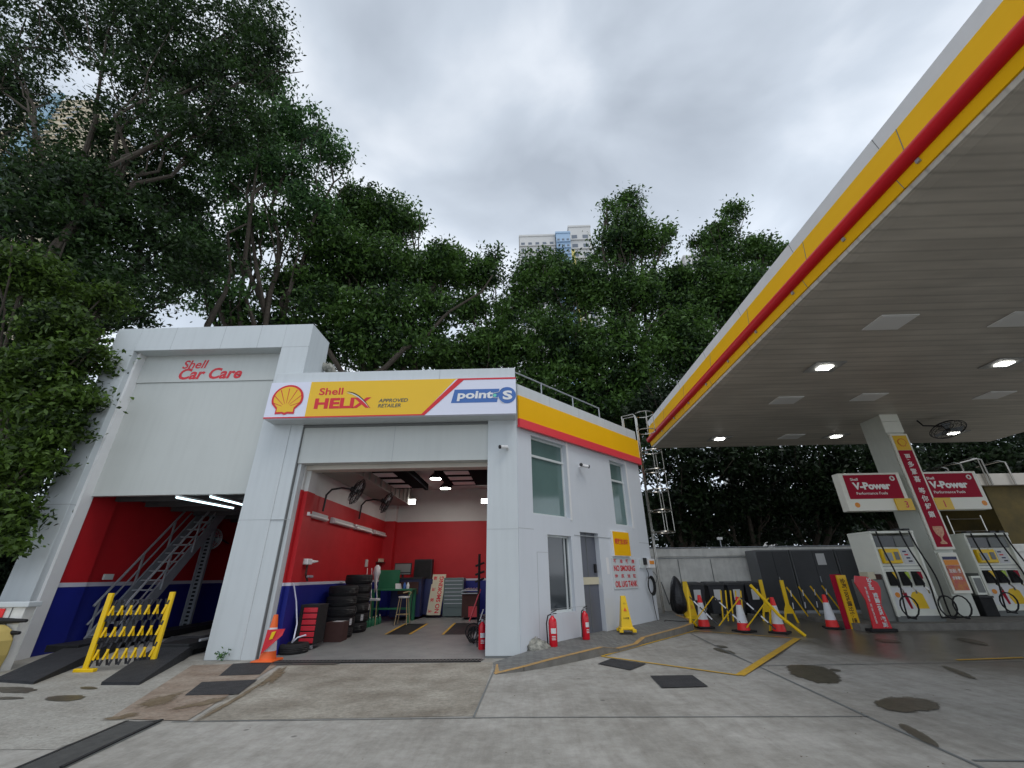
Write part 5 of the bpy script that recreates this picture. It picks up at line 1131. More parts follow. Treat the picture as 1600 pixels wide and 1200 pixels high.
# tyres
def make_tyre():
    t = root('spare_car_tyre', '', 'tyre', (0, 0, 0))
    q = MB(); prof = []
    for k in range(17):
        a = R(-90+k*22.5*.75) if False else None
    R0, R1, w = .20, .335, .21
    prof = [(R0, .02), (R0+.03, 0), (R1-.03, .0), (R1-.008, .022), (R1, .06), (R1, .15), (R1-.008, .188), (R1-.03, .21), (R0+.03, .21), (R0, .19), (R0, .02)]
    n = 36
    for i, (r, z) in enumerate(prof):
        for j in range(n): a = 2*math.pi*j/n; q.v.append((r*math.cos(a), r*math.sin(a), z))
    for i in range(len(prof)-1):
        for j in range(n): q.f.append((i*n+j, i*n+(j+1) % n, (i+1)*n+(j+1) % n, (i+1)*n+j)); q.mi.append(0)
    q.build('casing', 'rubber', t, world=False, smooth=True)
    q = MB()
    for z in (.07, .105, .14): q.ring((0, 0, z), R1+.001, .006, 36, 'z', 4)
    q.build('tread_rib', 'black', t, world=False)
    return t
ty = make_tyre(); p = gnd(457, 1020); ty.location = (p.x, p.y, 0.01); setp(ty, 'single black tyre lying flat at the bay entrance behind the orange cone')
k = 0; names = ['bottom', 'second lowest', 'middle', 'second highest', 'top']
# front stack of five by the wall, second stack behind
p = at(519, 962, Z=.5)
stx, sty = -5.25, 13.25
for s, (x, y, n0) in enumerate(((stx, sty, 5), (stx+.05, sty+.98, 6))):
    z = gz(y)
    for i in range(n0):
        o = copy_tree(ty); o.location = (x+.01*((i*7) % 3-1), y+.012*((i*5) % 3-1), z+.007+i*.258); o.scale = (1.2, 1.2, 1.2); o.rotation_euler.z = i*.7
        setp(o, ('tyre number %d from the floor in the ' % (i+1)) + ['nearer stack of tyres behind the brown box', 'taller farther stack of tyres'][s], group='stacked black tyres'); o['label'] = ('%s tyre of the %s tyre stack by the red wall' % (['lowest', 'second lowest', 'third lowest', 'fourth lowest', 'fifth lowest', 'sixth lowest', 'seventh lowest', 'topmost'][i] if i < n0-1 else 'topmost', ['nearer lower', 'farther taller'][s]))
        if True:
            q = MB(); a = R(-78 if s else -62); r2 = .338; c_ = Vector((math.cos(a), math.sin(a), 0)); w_ = Vector((-c_.y, c_.x, 0)); b_ = c_*r2+Z*.04
            q.add([b_-w_*.035, b_+w_*.035, b_+w_*.035+Z*.13, b_-w_*.035+Z*.13], [(0, 1, 2, 3)]); q.build('tyre_label', 'label' if s == 0 or i < 6 else 'barry', o, world=False)
# tool chest with red drawers
p = gnd(480, 1003); x0 = XL+.27; y0 = 11.75; z0 = gz(11.9)
t = root('tool_chest', 'black tool chest with red drawer fronts against the blue wall', 'tool chest', (x0+.2, y0, z0))
q = MB(); q.box(x0-.1, x0+.36, y0-.25, y0+.3, z0+.1, z0+.95); q.build('body', 'rubber', t, bev=.01)
for i in range(6): q = MB(); q.box(x0+.0, x0+.345, y0-.275, y0-.25, z0+.13+i*.13, z0+.235+i*.13); q.build('drawer', 'toolred', t, bev=.008)
for xx in (x0-.02, x0+.3): q = MB(); q.lathe([(.05, -.02), (.05, .02)], 12, (xx, y0-.2, z0+.05), 'x'); q.build('castor', 'steel', t)
q = MB(); q.box(x0-.1, x0-.04, 11.75, 12.05, gz(11.9), gz(11.9)+1.0); setp(q.build('tall_board', 'rubber'), 'plain black board standing against blue wall by the hose', 'board') if False else None
# brown box with paper
p = gnd(520, 1004); z0 = gz(p.y)
t = root('brown_box', 'brown cardboard box with papers on top before the tyre stack', 'box', (p.x, p.y, z0))
q = MB(); q.box(p.x-.26, p.x+.2, p.y, p.y+.42, z0, z0+.46); q.build('carton', 'brown', t, bev=.015)
q = MB(); q.add([(p.x-.12, p.y+.05, z0+.468), (p.x+.15, p.y+.02, z0+.468), (p.x+.18, p.y+.28, z0+.475), (p.x-.1, p.y+.3, z0+.47)], [(0, 1, 2, 3)]); setp(q.build('paper_sheet', 'label'), 'white paper lying on top of the brown box', 'paper')
# valve, pennant of white cloths on the wall and the white hose
p = at(482, 881, X=XL+.12); t = root('wall_tap', 'cluster of white pipe fittings with small valves on the red wall', 'tap', tuple(p))
q = MB(); q.box(p.x-.1, p.x+.05, p.y-.16, p.y+.1, p.z-.02, p.z+.12); q.build('block', 'white', t, bev=.02)
q = MB(); q.tube([p+Vector((0, .1, .05)), p+Vector((.05, .4, .07))], [.05, .02], 8); q.build('spout', 'white', t)
q = MB(); q.tube([p+Vector((0, -.05, 0)), p+Vector((0, -.05, -.25)), p+Vector((0, .1, -.4))], .025, 6); q.build('pipe', 'brown', t)
for dy in (0, .1, .2): q = MB(); q.tube([p+Vector((.02, dy, -.3)), p+Vector((.08, dy, -.3))], .03, 8); q.build('valve', 'steel', t)
hp = [at(459, 912, X=XL+.16), at(463, 940, X=XL+.2), at(464, 975, X=XL+.3), at(459, 998, X=XL+.4)]
q = MB(); e_ = at(456, 1004, Y=11.0); f_ = at(478, 992, Y=11.1)
q.tube(hp+[e_], .016, 6); q.tube([e_, at(465, 996, Y=11.05), f_+Z*.0, f_-Z*.02], .016, 6); setp(q.build('white_hose', 'signwhite', smooth=True), 'thin pale hose hanging from the wall tap down to the lying tyre', 'hose')
# green bench, shelf, brooms
bx0, bx1, by0, by1 = -5.35, -3.95, 16.0, 16.7; z0 = gz(16)
t = root('work_bench', 'green steel workbench near the back with papers on it', 'workbench', (-4.6, 16.3, z0))
q = MB(); q.box(bx0, bx1, by0, by1, z0+.98, z0+1.03); q.build('bench_top', 'green', t, bev=.006)
for x in (bx0+.05, bx1-.05):
    for y in (by0+.05, by1-.05): q = MB(); q.box(x-.05, x+.05, y-.05, y+.05, z0, z0+.98); q.build('leg', 'green', t)
q = MB(); q.box(bx0, bx1, by0+.02, by0+.06, z0+.4, z0+.46); q.build('rail', 'green', t); q = MB(); q.box(bx0, bx0+.75, by1-.05, by1, z0+1.03, z0+1.65); q.build('back_panel', 'green', t)
for k, (dx, m_, lab) in enumerate(((.85, 'label', 'stack of white papers on the green workbench'), (1.08, 'blueprint', 'small blue container on the green workbench'), (1.2, 'white', 'small white container on the green workbench'))):
    q = MB(); q.hexa([(bx0+dx-.07, by0+.15, z0+1.035), (bx0+dx+.1, by0+.15, z0+1.035), (bx0+dx+.1, by0+.35, z0+1.035), (bx0+dx-.07, by0+.35, z0+1.035), (bx0+dx-.1, by0+.2, z0+1.2), (bx0+dx+.06, by0+.2, z0+1.2), (bx0+dx+.06, by0+.33, z0+1.2), (bx0+dx-.1, by0+.33, z0+1.2)]) if k == 0 else q.lathe([(.05, 0), (.055, .1), (.03, .17), (.02, .2)], 12, (bx0+dx, by0+.2, z0+1.035))
    setp(q.build(['paper_pile', 'container', 'container'][k], m_, bev=.004 if k == 0 else 0), lab, ['papers', 'container', 'container'][k])
for k, (x, lab) in enumerate(((574, 'leftmost upright broom with pale head beside the green bench'), (581, 'middle upright broom with pale handle beside the green bench'), (588, 'rightmost broom with white cloth hung over its top'))):
    a = at(x, 888 if k < 2 else 895, Y=15.5); b = at(x-3+k*2, 936, Y=15.2); t = root('broom', lab, 'broom', tuple(b), group='brooms leaning by the green bench')
    q = MB(); q.tube([b, a], .013, 6); q.build('handle', 'label', t); q = MB(); q.box(b.x-.13, b.x+.1, b.y-.05, b.y+.05, b.z-.05, b.z+.02); q.build('head', 'white', t, bev=.01)
    q = MB(); q.tube([(b.x, b.y, b.z), (b.x+.03, b.y, z0)], .013, 5); q.build('lower_handle', 'wood', t)
    if k == 2:
        q = MB(); q.lathe([(.03, .35), (.1, .28), (.13, .1), (.09, 0), (.04, -.25), (.02, -.5)], 9, (a.x+.02, a.y, a.z-.1)); setp(q.build('hanging_cloth', 'label', smooth='all'), 'white cloth draped over the top of the rightmost broom', 'cloth')
# row of green bottles on floor
for k in range(6):
    p = gnd(566+k*5.2, 983-k*1.6); o_ = root('green_bottle', 'small green bottle on the bay floor, number %d from the tyre stacks' % (k+1), 'bottle', (p.x, p.y, gz(p.y)), group='green bottles on the bay floor'); o_['label'] = ['first', 'second', 'third', 'fourth', 'fifth', 'sixth'][k]+' small green bottle from the tyre stacks on the bay floor'
    q = MB(); q.lathe([(.06, 0), (.065, .02), (.065, .16), (.03, .21), (.02, .24)], 12, (p.x, p.y, gz(p.y))); q.build('body', 'green', o_, smooth=True); q = MB(); q.lathe([(.024, .24), (.024, .275)], 10, (p.x, p.y, gz(p.y))); q.build('cap', 'cream' if k % 2 else 'label', o_)
# stool
p = gnd(628, 976); z0 = gz(p.y); t = root('bar_stool', 'pale bar stool with thin legs beside the green workbench', 'stool', (p.x, p.y, z0))
q = MB(); q.lathe([(.17, .0), (.19, .02), (.19, .045), (.15, .05)], 20, (p.x, p.y, z0+.78)); q.build('seat', 'white', t, smooth=True)
q = MB(); q.tube([(p.x+.14, p.y+.05, z0+.82), (p.x+.22, p.y+.05, z0+.95), (p.x+.1, p.y+.19, z0+.97), (p.x-.1, p.y+.19, z0+.93)], .015, 6); q.build('backrest', 'wood', t)
for sx_ in (-1, 1):
    for sy_ in (-1, 1): q = MB(); q.tube([(p.x+sx_*.12, p.y+sy_*.12, z0+.78), (p.x+sx_*.2, p.y+sy_*.2, z0)], .014, 6); q.build('leg', 'wood', t)
q = MB(); q.tube([(p.x-.17, p.y-.17, z0+.3), (p.x+.17, p.y-.17, z0+.3), (p.x+.17, p.y+.17, z0+.3), (p.x-.17, p.y+.17, z0+.3), (p.x-.17, p.y-.17, z0+.3)], .01, 5); q.build('footrest', 'wood', t)
# monitor and stand, black hood, blue cabinet
def bxo(name, lab, cat, tl_, br_, Yp, dep, m_, parts=()):
    a, b = at(*tl_, Y=Yp), at(*br_, Y=Yp); zb_ = b.z; t = root(name, lab, cat, ((a.x+b.x)/2, Yp, zb_)); q = MB(); q.box(a.x, b.x, Yp, Yp+dep, zb_, a.z); q.build('body', m_, t, bev=.01); return t, a, b
t, a, b = bxo('computer_monitor', 'dark flat monitor on a stand by the back corner', 'monitor', (617, 880), (642, 898), 16.9, .06, 'black')
q = MB(); q.box(a.x+.03, b.x-.03, 16.885, 16.899, b.z+.09, a.z-.03); q.build('screen', 'pumpg', t); q = MB(); q.tube([((a.x+b.x)/2, 16.95, b.z), ((a.x+b.x)/2, 16.95, b.z-.35)], .04, 8); q.build('neck', 'black', t)
q = MB(); q.box(a.x+.02, b.x-.02, 16.88, 16.899, b.z+.02, b.z+.045); q.build('reflection_strip', 'lcd', t)
t, a, b = bxo('diagnosis_cart', 'dark equipment cart under the monitor in the bay', 'cart', (613, 905), (655, 964), 16.8, .5, 'blueobj')
q = MB(); q.box(a.x-.05, b.x+.05, 16.7, 17.3, a.z, a.z+.05); q.build('tray', 'black', t); q = MB(); q.box(a.x+.25, b.x-.1, 16.76, 16.8, a.z-.5, a.z-.1); q.build('red_panel', 'brown', t)
t, a, b = bxo('black_case', 'big black square case standing on the blue cabinet at the back', 'case', (648, 874), (674, 905), 17.4, .3, 'black')
q = MB(); q.box(a.x+.05, b.x-.05, 17.385, 17.4, b.z+.05, a.z-.05); q.build('front_panel', 'rubber', t)
t, a, b = bxo('blue_cabinet', 'dark blue cabinet against the back wall left of the NO SMOKING board', 'cabinet', (655, 905), (673, 960), 17.35, .6, 'blueobj')
q = MB(); q.lathe([(.03, 0), (.03, .03)], 10, (a.x+.1, 17.33, a.z-.45), 'y'); q.build('knob', 'steel', t); q = MB(); q.box(a.x-.55, a.x, 17.4, 17.9, b.z, a.z-.35); q.build('lower_body', 'blueobj', t)
p = gnd(651, 961); t = root('white_carton', 'small pale carton on the floor beside the blue cabinet', 'box', (p.x, p.y, gz(p.y))); q = MB(); q.box(p.x-.15, p.x+.12, p.y, p.y+.3, gz(p.y), gz(p.y)+.42); q.build('carton', 'conduit', t); q = MB(); q.box(p.x-.1, p.x+.05, p.y-.01, p.y, gz(p.y)+.1, gz(p.y)+.3); q.build('shadow_gap', 'cabside', t)
# leaning NO SMOKING board
A_, B_ = at(676, 897.5, Y=17.3), at(691, 960.5, Y=17.3)
t = root('leaning_board', 'tall cream board with sideways red NO SMOKING lettering leaning at the back', 'sign', (A_.x, 17.3, B_.z))
q = MB(); w_ = .50; q.hexa([(A_.x-.12, 17.2, B_.z), (A_.x-.12+w_, 17.2, B_.z), (A_.x-.12+w_, 17.23, B_.z), (A_.x-.12, 17.23, B_.z), (A_.x, 17.4, A_.z), (A_.x+w_, 17.4, A_.z), (A_.x+w_, 17.43, A_.z), (A_.x, 17.43, A_.z)]); q.build('board', 'cream', t)
up_ = Vector((.12, .2, A_.z-B_.z)); Lb = up_.length; up_ = up_/Lb; nn = X.cross(up_); 
tx = MB(); O_ = Vector((A_.x-.12, 17.2, B_.z))
text(tx, 'NO SMOKING', O_+X*(.43)+up_*.06, up_, -X, nn, w=Lb*.9, h=.16, bold=.03)
tx.build('lettering', 'red', t)
for k, ch in enumerate('不准吸煙'): tx = MB(); text(tx, ch, O_+X*.18+up_*(.06+Lb*.27*k), up_, -X, nn, w=.13, h=.13, bold=.02); tx.build('character', 'red', t)
# drawers cabinet and trolley
t, a, b = bxo('drawer_cabinet', 'grey-green drawer cabinet with steel edges right of the cream board', 'cabinet', (694, 903), (723, 963), 17.3, .6, 'greycab')
for i in range(7): q = MB(); zz = b.z+.3+i*(a.z-b.z-.4)/7; q.box(a.x+.04, b.x-.03, 17.27, 17.3, zz, zz+.13); d_ = q.build('drawer', 'greycab', t, bev=.005); q = MB(); q.box(a.x+.05, b.x-.04, 17.25, 17.27, zz+.11, zz+.135); q.build('handle', 'steel', d_)
t, a, b = bxo('tool_trolley', 'low dark red trolley loaded with tools near the right pillar', 'trolley', (722, 928), (745, 965), 16.6, .6, 'brown')
for dz in (.0, .09): q = MB(); q.box(a.x-.02, b.x+.05, 16.55, 17.2, a.z+dz, a.z+dz+.03); q.build('tray', 'steel', t)
for k in range(5): q = MB(); q.tube([(a.x+.1+k*.12, 16.6, a.z+.14), (a.x+.2+k*.1, 16.9, a.z+.17)], .02, 6); q.build('tool', 'steel', t)
q = MB(); q.box(b.x-.3, b.x, 16.57, 16.6, b.z+.02, b.z+.35); q.build('red_front', 'toolred', t)
p = gnd(747, 985); z0 = gz(p.y); t = root('hydraulic_stand', 'dark tall jack stand with red arm just left of the right pillar', 'jack', (p.x, p.y, z0))
q = MB(); q.tube([(p.x, p.y, z0), (p.x+.0, p.y, z0+2.1)], .04, 8); q.build('mast', 'rubber', t)
for zz in (1.5, 1.75, 1.3): q = MB(); q.tube([(p.x-.12, p.y, z0+zz), (p.x+.16, p.y, z0+zz+.1)], .035, 6); q.build('arm', 'rubber', t)
q = MB(); q.tube([(p.x-.25, p.y-.1, z0+.25), (p.x+.05, p.y, z0+1.1)], .025, 6); q.build('red_arm', 'toolred', t); q = MB(); q.box(p.x-.25, p.x+.2, p.y-.2, p.y+.2, z0, z0+.08); q.build('foot', 'rubber', t)
p = gnd(741, 1005); z0 = gz(p.y); t = root('wire_spool', 'tangle of dark cable coiled on the floor beside the red extinguisher', 'cable', (p.x, p.y, z0))
q = MB(); rnd = random.Random(9)
for k in range(9): q.ring((p.x+rnd.uniform(-.05, .05), p.y+rnd.uniform(-.05, .05), z0+.2+rnd.uniform(-.06, .08)), rnd.uniform(.12, .2), .012, 18, rnd.choice('xyy'), 5)
q.build('coil', 'rubber', t); q = MB(); q.tube([(p.x-.05, p.y+.05, z0), (p.x+.22, p.y, z0+.75)], .014, 6); q.build('lever', 'label', t)
# pit covers on the floor
for k, pts in enumerate((((602, 992), (634, 975), (668, 975), (640, 992)), ((692, 992), (711, 974), (757, 974), (757, 992)))):
    sheet('inspection_pit_cover', px(*pts), 'grate', .011)
    m1 = MB(); P = px(*pts); strip(m1, [P[0], P[1]], .07, .014); strip(m1, [P[3], P[2]], .07, .0142) if k == 0 else None; setp(m1.build('floor_marking', 'roadyellow'), kind='structure')
p = at(573, 880, X=XL+.02); q = MB(); q.box(XL+.0, XL+.03, p.y-.12, p.y+.12, p.z-.12, p.z+.12); setp(q.build('wall_switch', 'conduit', bev=.005), 'small pale switch plate on the red wall above the green bench', 'switch')
p = at(595, 877, X=XL+.1); t = root('wall_shelf', 'tiny wall shelf with a cream packet near the back corner', 'shelf', tuple(p)); q = MB(); q.box(XL, XL+.2, p.y-.3, p.y+.3, p.z-.06, p.z-.03); q.build('board', 'brown', t); q = MB(); q.box(XL+.02, XL+.16, p.y-.1, p.y+.2, p.z-.03, p.z+.09); q.build('packet', 'cream', t, bev=.01)

# ================================================================ LEFT BAY THINGS
def ramp(label, tipl, tipr, farl, farr, zf_):
    P = [gnd(*tipl), gnd(*tipr), at(*farr, Z=zf_), at(*farl, Z=zf_)]
    t = root('rubber_ramp', label, 'ramp', tuple(P[0]), group='black ramps leading into the car care bay'); q = MB()
    b = [(P[0].x, P[0].y, 0), (P[1].x, P[1].y, 0), (P[2].x, P[2].y, 0), (P[3].x, P[3].y, 0)]
    tp = [(P[0].x, P[0].y, .03), (P[1].x, P[1].y, .03), tuple(P[2]), tuple(P[3])]
    q.hexa(b+tp); q.build('ramp_body', 'ramp', t)
    q = MB(); d = P[3]-P[0]
    q.hexa([tuple(Vector(tp[i])+Vector((0, 0, .003))) for i in range(4)]+[tuple(Vector(tp[i])+Vector((0, 0, .018))) for i in range(4)]); q.build('ramp_tread', 'ramp', t)
ramp('left black rubber ramp reaching toward the yellow machine', (-12, 1066), (52, 1070), (136, 998), (190, 998), .28)
ramp('right black rubber ramp beside the middle white pillar', (157, 1071), (217, 1071), (268, 995), (322, 995), .28)
t = root('lift_platform', 'low dark steel car lift platform deep inside the left bay', 'platform', (-8.8, 13, 0))
for a, b in ((-8.35, -7.6), (-10.9, -10.15)): q = MB(); q.box(a, b, 10.75, 16.5, .14, .28); q.build('deck', 'grate', t, bev=.01); q = MB(); q.box(a+.1, b-.1, 11, 16.2, .0, .14); q.build('base', 'rubber', t)
q = MB(); q.tube([(-7.55, 11.0, .32), (-7.55, 15.8, .32)], .03, 6); q.build('side_rail', 'steel', t)
t = root('perforated_post', 'upright perforated grey steel post under the stairs in the left bay', 'post', (0, 0, 0))
pb_, pt_ = at(290, 984, Y=15.4), at(318, 850, Y=15.4); q = MB(); xx = (pb_.x+pt_.x)/2
q.box(xx-.16, xx-.10, 15.4, 15.5, 0, 3.7); q.box(xx+.10, xx+.16, 15.4, 15.5, 0, 3.7); q.box(xx-.1, xx+.1, 15.44, 15.46, 0, 3.7); 
q.m = 1
for k in range(30): q.box(xx-.05, xx+.05, 15.425, 15.44, .1+k*.12, .16+k*.12)
q.m = 0; q.build('channel', ['stairsteel', 'pit'], t)
# stairs
t = root('steel_stairs', 'steep grey steel staircase with handrails climbing inside the left bay', 'stairs', (-10.8, 12, .1))
xa, xb, ya, yb2, za, zb2 = -11.42, -10.68, 12.3, 15.1, .15, 3.75
dr = Vector((0, yb2-ya, zb2-za)); dn = dr.normalized(); up2 = Vector((0, -dn.z, dn.y))
for x in (xa, xb): q = MB(); q.obox((x, ya, za), dr, X, up2, (0, 1), (-.03, .03), (-.15, .15)); q.build('stringer', 'stairsteel', t)
for k in range(14): f = (k+.6)/14; q = MB(); y, z = ya+(yb2-ya)*f, za+(zb2-za)*f; q.box(xa+.03, xb-.03, y-.10, y+.13, z-.02, z+.02); q.build('tread', 'steel', t)
for x in (xa-.05, xb+.05):
    for h, rad in ((.98, .03), (.55, .022)): q = MB(); q.tube([(x, ya-.12, za+h-.1), (x, yb2+.0, zb2+h-.05 if zb2+h < 3.7 else 3.72)], rad, 6) if False else q.tube([(x, ya-.12+0, za+h-.15), (x, ya+(3.68-za-h)/(zb2-za)*(yb2-ya), 3.68)], rad*1.15, 6); q.build('handrail', 'steel', t)
    for f in (0.0, .33, .62):
        y, z = ya+(yb2-ya)*f, za+(zb2-za)*f; q = MB(); q.box(x-.025, x+.025, y-.02, y+.02, z if f else .0, z+.98); q.build('baluster', 'steel', t)
q = MB(); q.box(xa-.3, xb+.1, ya-.2, ya+.35, .06, .14); q.build('landing', 'stairsteel', t)
p = at(333, 842, Y=15.6); make_fan('bay_fan', 'grey round fan on the red wall behind the stairs in the left bay', p, .34, (-.1, -1, .0), arm=[(p.x, 16.1, p.z), (p.x, 16.5, p.z-.1)], cage='steel')
p = at(169, 902, X=-11.40); q = MB(); q.box(-11.43, -11.38, p.y-.14, p.y+.14, p.z-.06, p.z+.08); setp(q.build('wall_plate', 'conduit', bev=.005), 'small beige plate on the red wall beside the stair handrail', 'plate')
# low wall and yellow machine at the left edge
t = root('low_white_wall', 'low stepped white wall with capping at the left edge of the photo', 'wall', (-12, 9.3, 0))
a, b = at(-60, 940, Y=9.4), at(67, 940, Y=9.4); b.x -= .3; zt = b.z
q = MB(); q.box(a.x-2, b.x-.03, 9.42, 9.62, 0, zt-.1); q.build('wall', 'wall', t); q = MB(); q.box(a.x-2, b.x+.04, 9.38, 9.66, zt-.1, zt); q.build('capping', 'panel', t, bev=.015)
q = MB(); q.box(a.x-2, b.x-.05, 9.405, 9.42, zt*.5, zt*.5+.01); q.box(b.x-.3, b.x-.29, 9.405, 9.42, 0, zt-.1); boxes(q, 'panel_joint', 'joint', t)
for (pa, pb_, zz) in (((-20, 970), (41, 970), 0), ((-20, 989), (30, 989), 0)):
    A, B_ = at(*pa, Y=9.35), at(*pb_, Y=9.35); q = MB(); q.tube([(A.x, 9.36, A.z), (B_.x, 9.36, B_.z)], [.07, .03], 8); q.build('bumper', 'rubber', t)
p = gnd(-62, 1060); t = root('yellow_machine', 'pale yellow rounded machine housing with grey rubber edge at the left photo edge', 'machine', (p.x, p.y, 0))
ha = at(0, 980, Y=p.y).z
q = MB(); prof = [(-.9, 0), (.13, 0), (.19, .3), (.17, .55), (.06, ha-.08), (-.1, ha), (-.9, ha+.04)]
q.poly(prof, (p.x, p.y, 0), X, Z, Yv, .5); q.build('housing', 'mach', t, bev=.04)
q = MB(); q.tube([(p.x+.17, p.y-.03, .05), (p.x+.22, p.y-.03, .3), (p.x+.20, p.y-.03, .56), (p.x+.09, p.y-.03, ha-.05), (p.x-.1, p.y-.03, ha+.03), (p.x-.9, p.y-.03, ha+.07)], .03, 8); q.build('rubber_edge', 'rubber', t, smooth=True)
# wall and red sign fragment
A = at(8, 940, Y=9.38); q = MB(); q.box(A.x-.6, A.x+.05, 9.395, 9.41, zt-.28, zt-.12); q.build('red_strip', 'coner', COL.objects['low_white_wall'])
# weed at pillar foot
t = root('weed', 'small green weed growing at the foot of the middle white pillar', 'plant', (at(348, 1030, Y=10.4).x, 10.4, 0))
wx = at(348, 1030, Y=10.4).x; q = MB(); rnd = random.Random(6)
for k in range(34):
    a = rnd.uniform(0, 6.28); l = rnd.uniform(.08, .28); e = rnd.uniform(.3, 1.3); b = Vector((wx+l*math.cos(a)*math.cos(e), 10.38+.4*l*math.sin(a)*math.cos(e)-.02, l*math.sin(e))); s_ = .035; v = Vector((math.cos(a*3), .3, math.sin(a*2))).normalized(); w_ = v.cross(Vector((.3, 1, .2))).normalized()
    q.add([b-v*s_, b+w_*s_*.5, b+v*s_, b-w_*s_*.5], [(0, 1, 2, 3)])
q.build('leaves', 'leafB', t); q = MB()
for k in range(5): a = k*1.3; q.tube([(wx, 10.39, 0), (wx+.12*math.cos(a), 10.36+.03*math.sin(a), .18)], .004, 4)
q.build('stem', 'green', t)
p = at(512, 565, Y=11.5); q = MB(); rnd = random.Random(12)
q.lathe([(.02, 0), (.22, .05), (.25, .2), (.18, .33), (.03, .38)], 14); q.v = [(p.x+x*1.1+.07*math.sin(z*35+y*25), 11.6+y*.8, p.z-.32-.5*x+z*.7+.07*math.sin(x*25)) for x, y, z in q.v]
setp(q.build('tarpaulin_roll', 'cloth', smooth='all'), 'crumpled pale tarpaulin on the roof between the two white buildings', 'tarpaulin')

# ================================================================ TOWERS
def tower(label, x0, x1, y0, y1, z1, m_, fl_h=2.9, cols=6, wm='twin', front_parts=()):
    t = root('tower_block', label, 'building', ((x0+x1)/2, y0, 0)); q = MB(); q.box(x0, x1, y0, y1, 0, z1); q.build('wall', m_, t)
    q = MB(); q.box(x0-.3, x1+.3, y0-.3, y1+.3, z1, z1+1.0); q.build('roof', m_, t)
    n = 0; zz = z1-fl_h*.9
    while n < 12 and zz > z1*.5:
        q = MB()
        for c in range(cols):
            a = x0+(x1-x0)*(c+.22)/cols; b = x0+(x1-x0)*(c+.72)/cols; q.box(a, b, y0-.12, y0+.05, zz-fl_h*.45, zz)
        boxes(q, 'window', wm, t)
        q = MB(); q.box(x0, x1, y0-.7, y0, zz-fl_h*.62, zz-fl_h*.5); q.build('ledge', m_, t); zz -= fl_h; n += 1
    return t
tower('pale tower block, the lower left wing seen above the central trees', .8, 17.5, 150, 170, 146.5, 'tower', 4.0, 5)
t = tower('blue balcony bay of the central tower between its two pale wings', 17.8, 24.2, 148, 168, 146.0, 'towerb', 3.6, 3)
q = MB(); q.box(24.2, 26.0, 149, 168, 0, 137); setp(q.build('tower_block', 'towery'), 'narrow yellow strip of tower beside the tall white tower', 'building')
tower('tall white tower with few windows, right of the blue balcony bay', 24.5, 34.8, 152, 170, 153.5, 'tower', 5.5, 2)
tower('distant pale tower tip between the two tree spires', 75, 84, 150, 160, at(1065, 402, Y=150).z, 'tower', 3, 3)
a, b = at(52, 150, Y=120), at(112, 165, Y=120)
t = tower('cream tower with blue glass bay glimpsed through the upper left tree', a.x-2, b.x+8, 120, 150, a.z-6, 'towerc', 4, 4)
q = MB(); q.box(a.x+9, a.x+17, 118.5, 120, 0, a.z-1); q.build('glass_bay', 'tglass', t)

# ================================================================ TREES
rng = np.random.default_rng(11)
def leaves(name, blobs, n, size, m_, parent, seed=0, droop=0., clump=.42, per=44):
    """many small leaf faces gathered in clumps over each crown lobe"""
    r = np.random.default_rng(seed); C_, Rr = np.array([b[0] for b in blobs], float), np.array([b[1] for b in blobs], float)
    wgt = (Rr[:, 0]*Rr[:, 2])**1.0; wgt /= wgt.sum(); nc = n//per
    bi = r.choice(len(blobs), nc, p=wgt)
    d = r.normal(size=(nc, 3)); d /= np.linalg.norm(d, axis=1)[:, None]
    rad = r.uniform(.1, 1.0, nc)**.45*(1+.13*r.normal(size=nc)*(r.random(nc) < .5))
    cc = C_[bi]+d*rad[:, None]*Rr[bi]
    cs = clump*r.uniform(.5, 1.25, nc)
    P = np.repeat(cc, per, axis=0)+r.normal(size=(nc*per, 3))*np.repeat(cs, per)[:, None]*np.array([.9, .9, .42])
    N_ = len(P); s_ = size*r.uniform(.6, 1.3, N_)
    nrm = r.normal(size=(N_, 3))*np.array([.8, .8, .8])+np.array([0, -.1, .55]); nrm /= np.linalg.norm(nrm, axis=1)[:, None]
    a = r.normal(size=(N_, 3)); a[:, 2] -= droop; a -= nrm*(a*nrm).sum(1)[:, None]; a /= np.linalg.norm(a, axis=1)[:, None]
    b = np.cross(nrm, a)
    V = np.empty((N_, 4, 3)); V[:, 0] = P-a*s_[:, None]*.6; V[:, 1] = P+b*s_[:, None]*.27; V[:, 2] = P+a*s_[:, None]*.6-nrm*s_[:, None]*.12; V[:, 3] = P-b*s_[:, None]*.27
    me = bpy.data.meshes.new(name); me.vertices.add(N_*4); me.vertices.foreach_set('co', V.reshape(-1).astype(np.float32))
    me.loops.add(N_*4); me.loops.foreach_set('vertex_index', np.arange(N_*4, dtype=np.int32)); me.polygons.add(N_)
    me.polygons.foreach_set('loop_start', np.arange(0, N_*4, 4, dtype=np.int32)); me.polygons.foreach_set('loop_total', np.full(N_, 4, dtype=np.int32))
    me.update(); me.validate(); me.materials.append(M[m_]); o = bpy.data.objects.new(name, me); COL.objects.link(o)
    if parent is not None: o.parent = parent; o.matrix_parent_inverse = Matrix.Translation(-WL[parent.name])
    return o
def limb(q, a, b, r0, r1, rnd, k=5, sag=.0):
    a, b = Vector(a), Vector(b); d = b-a; pts = []; rs = []
    for i in range(k+1):
        f = i/k; j = d.length*.05*(1 if 0 < i < k else 0)
        pts.append(a+d*f+Vector((rnd.uniform(-j, j), rnd.uniform(-j, j), rnd.uniform(-j, j)+sag*math.sin(math.pi*f)))); rs.append(r0+(r1-r0)*f)
    q.tube(pts, rs, 7)
    return pts
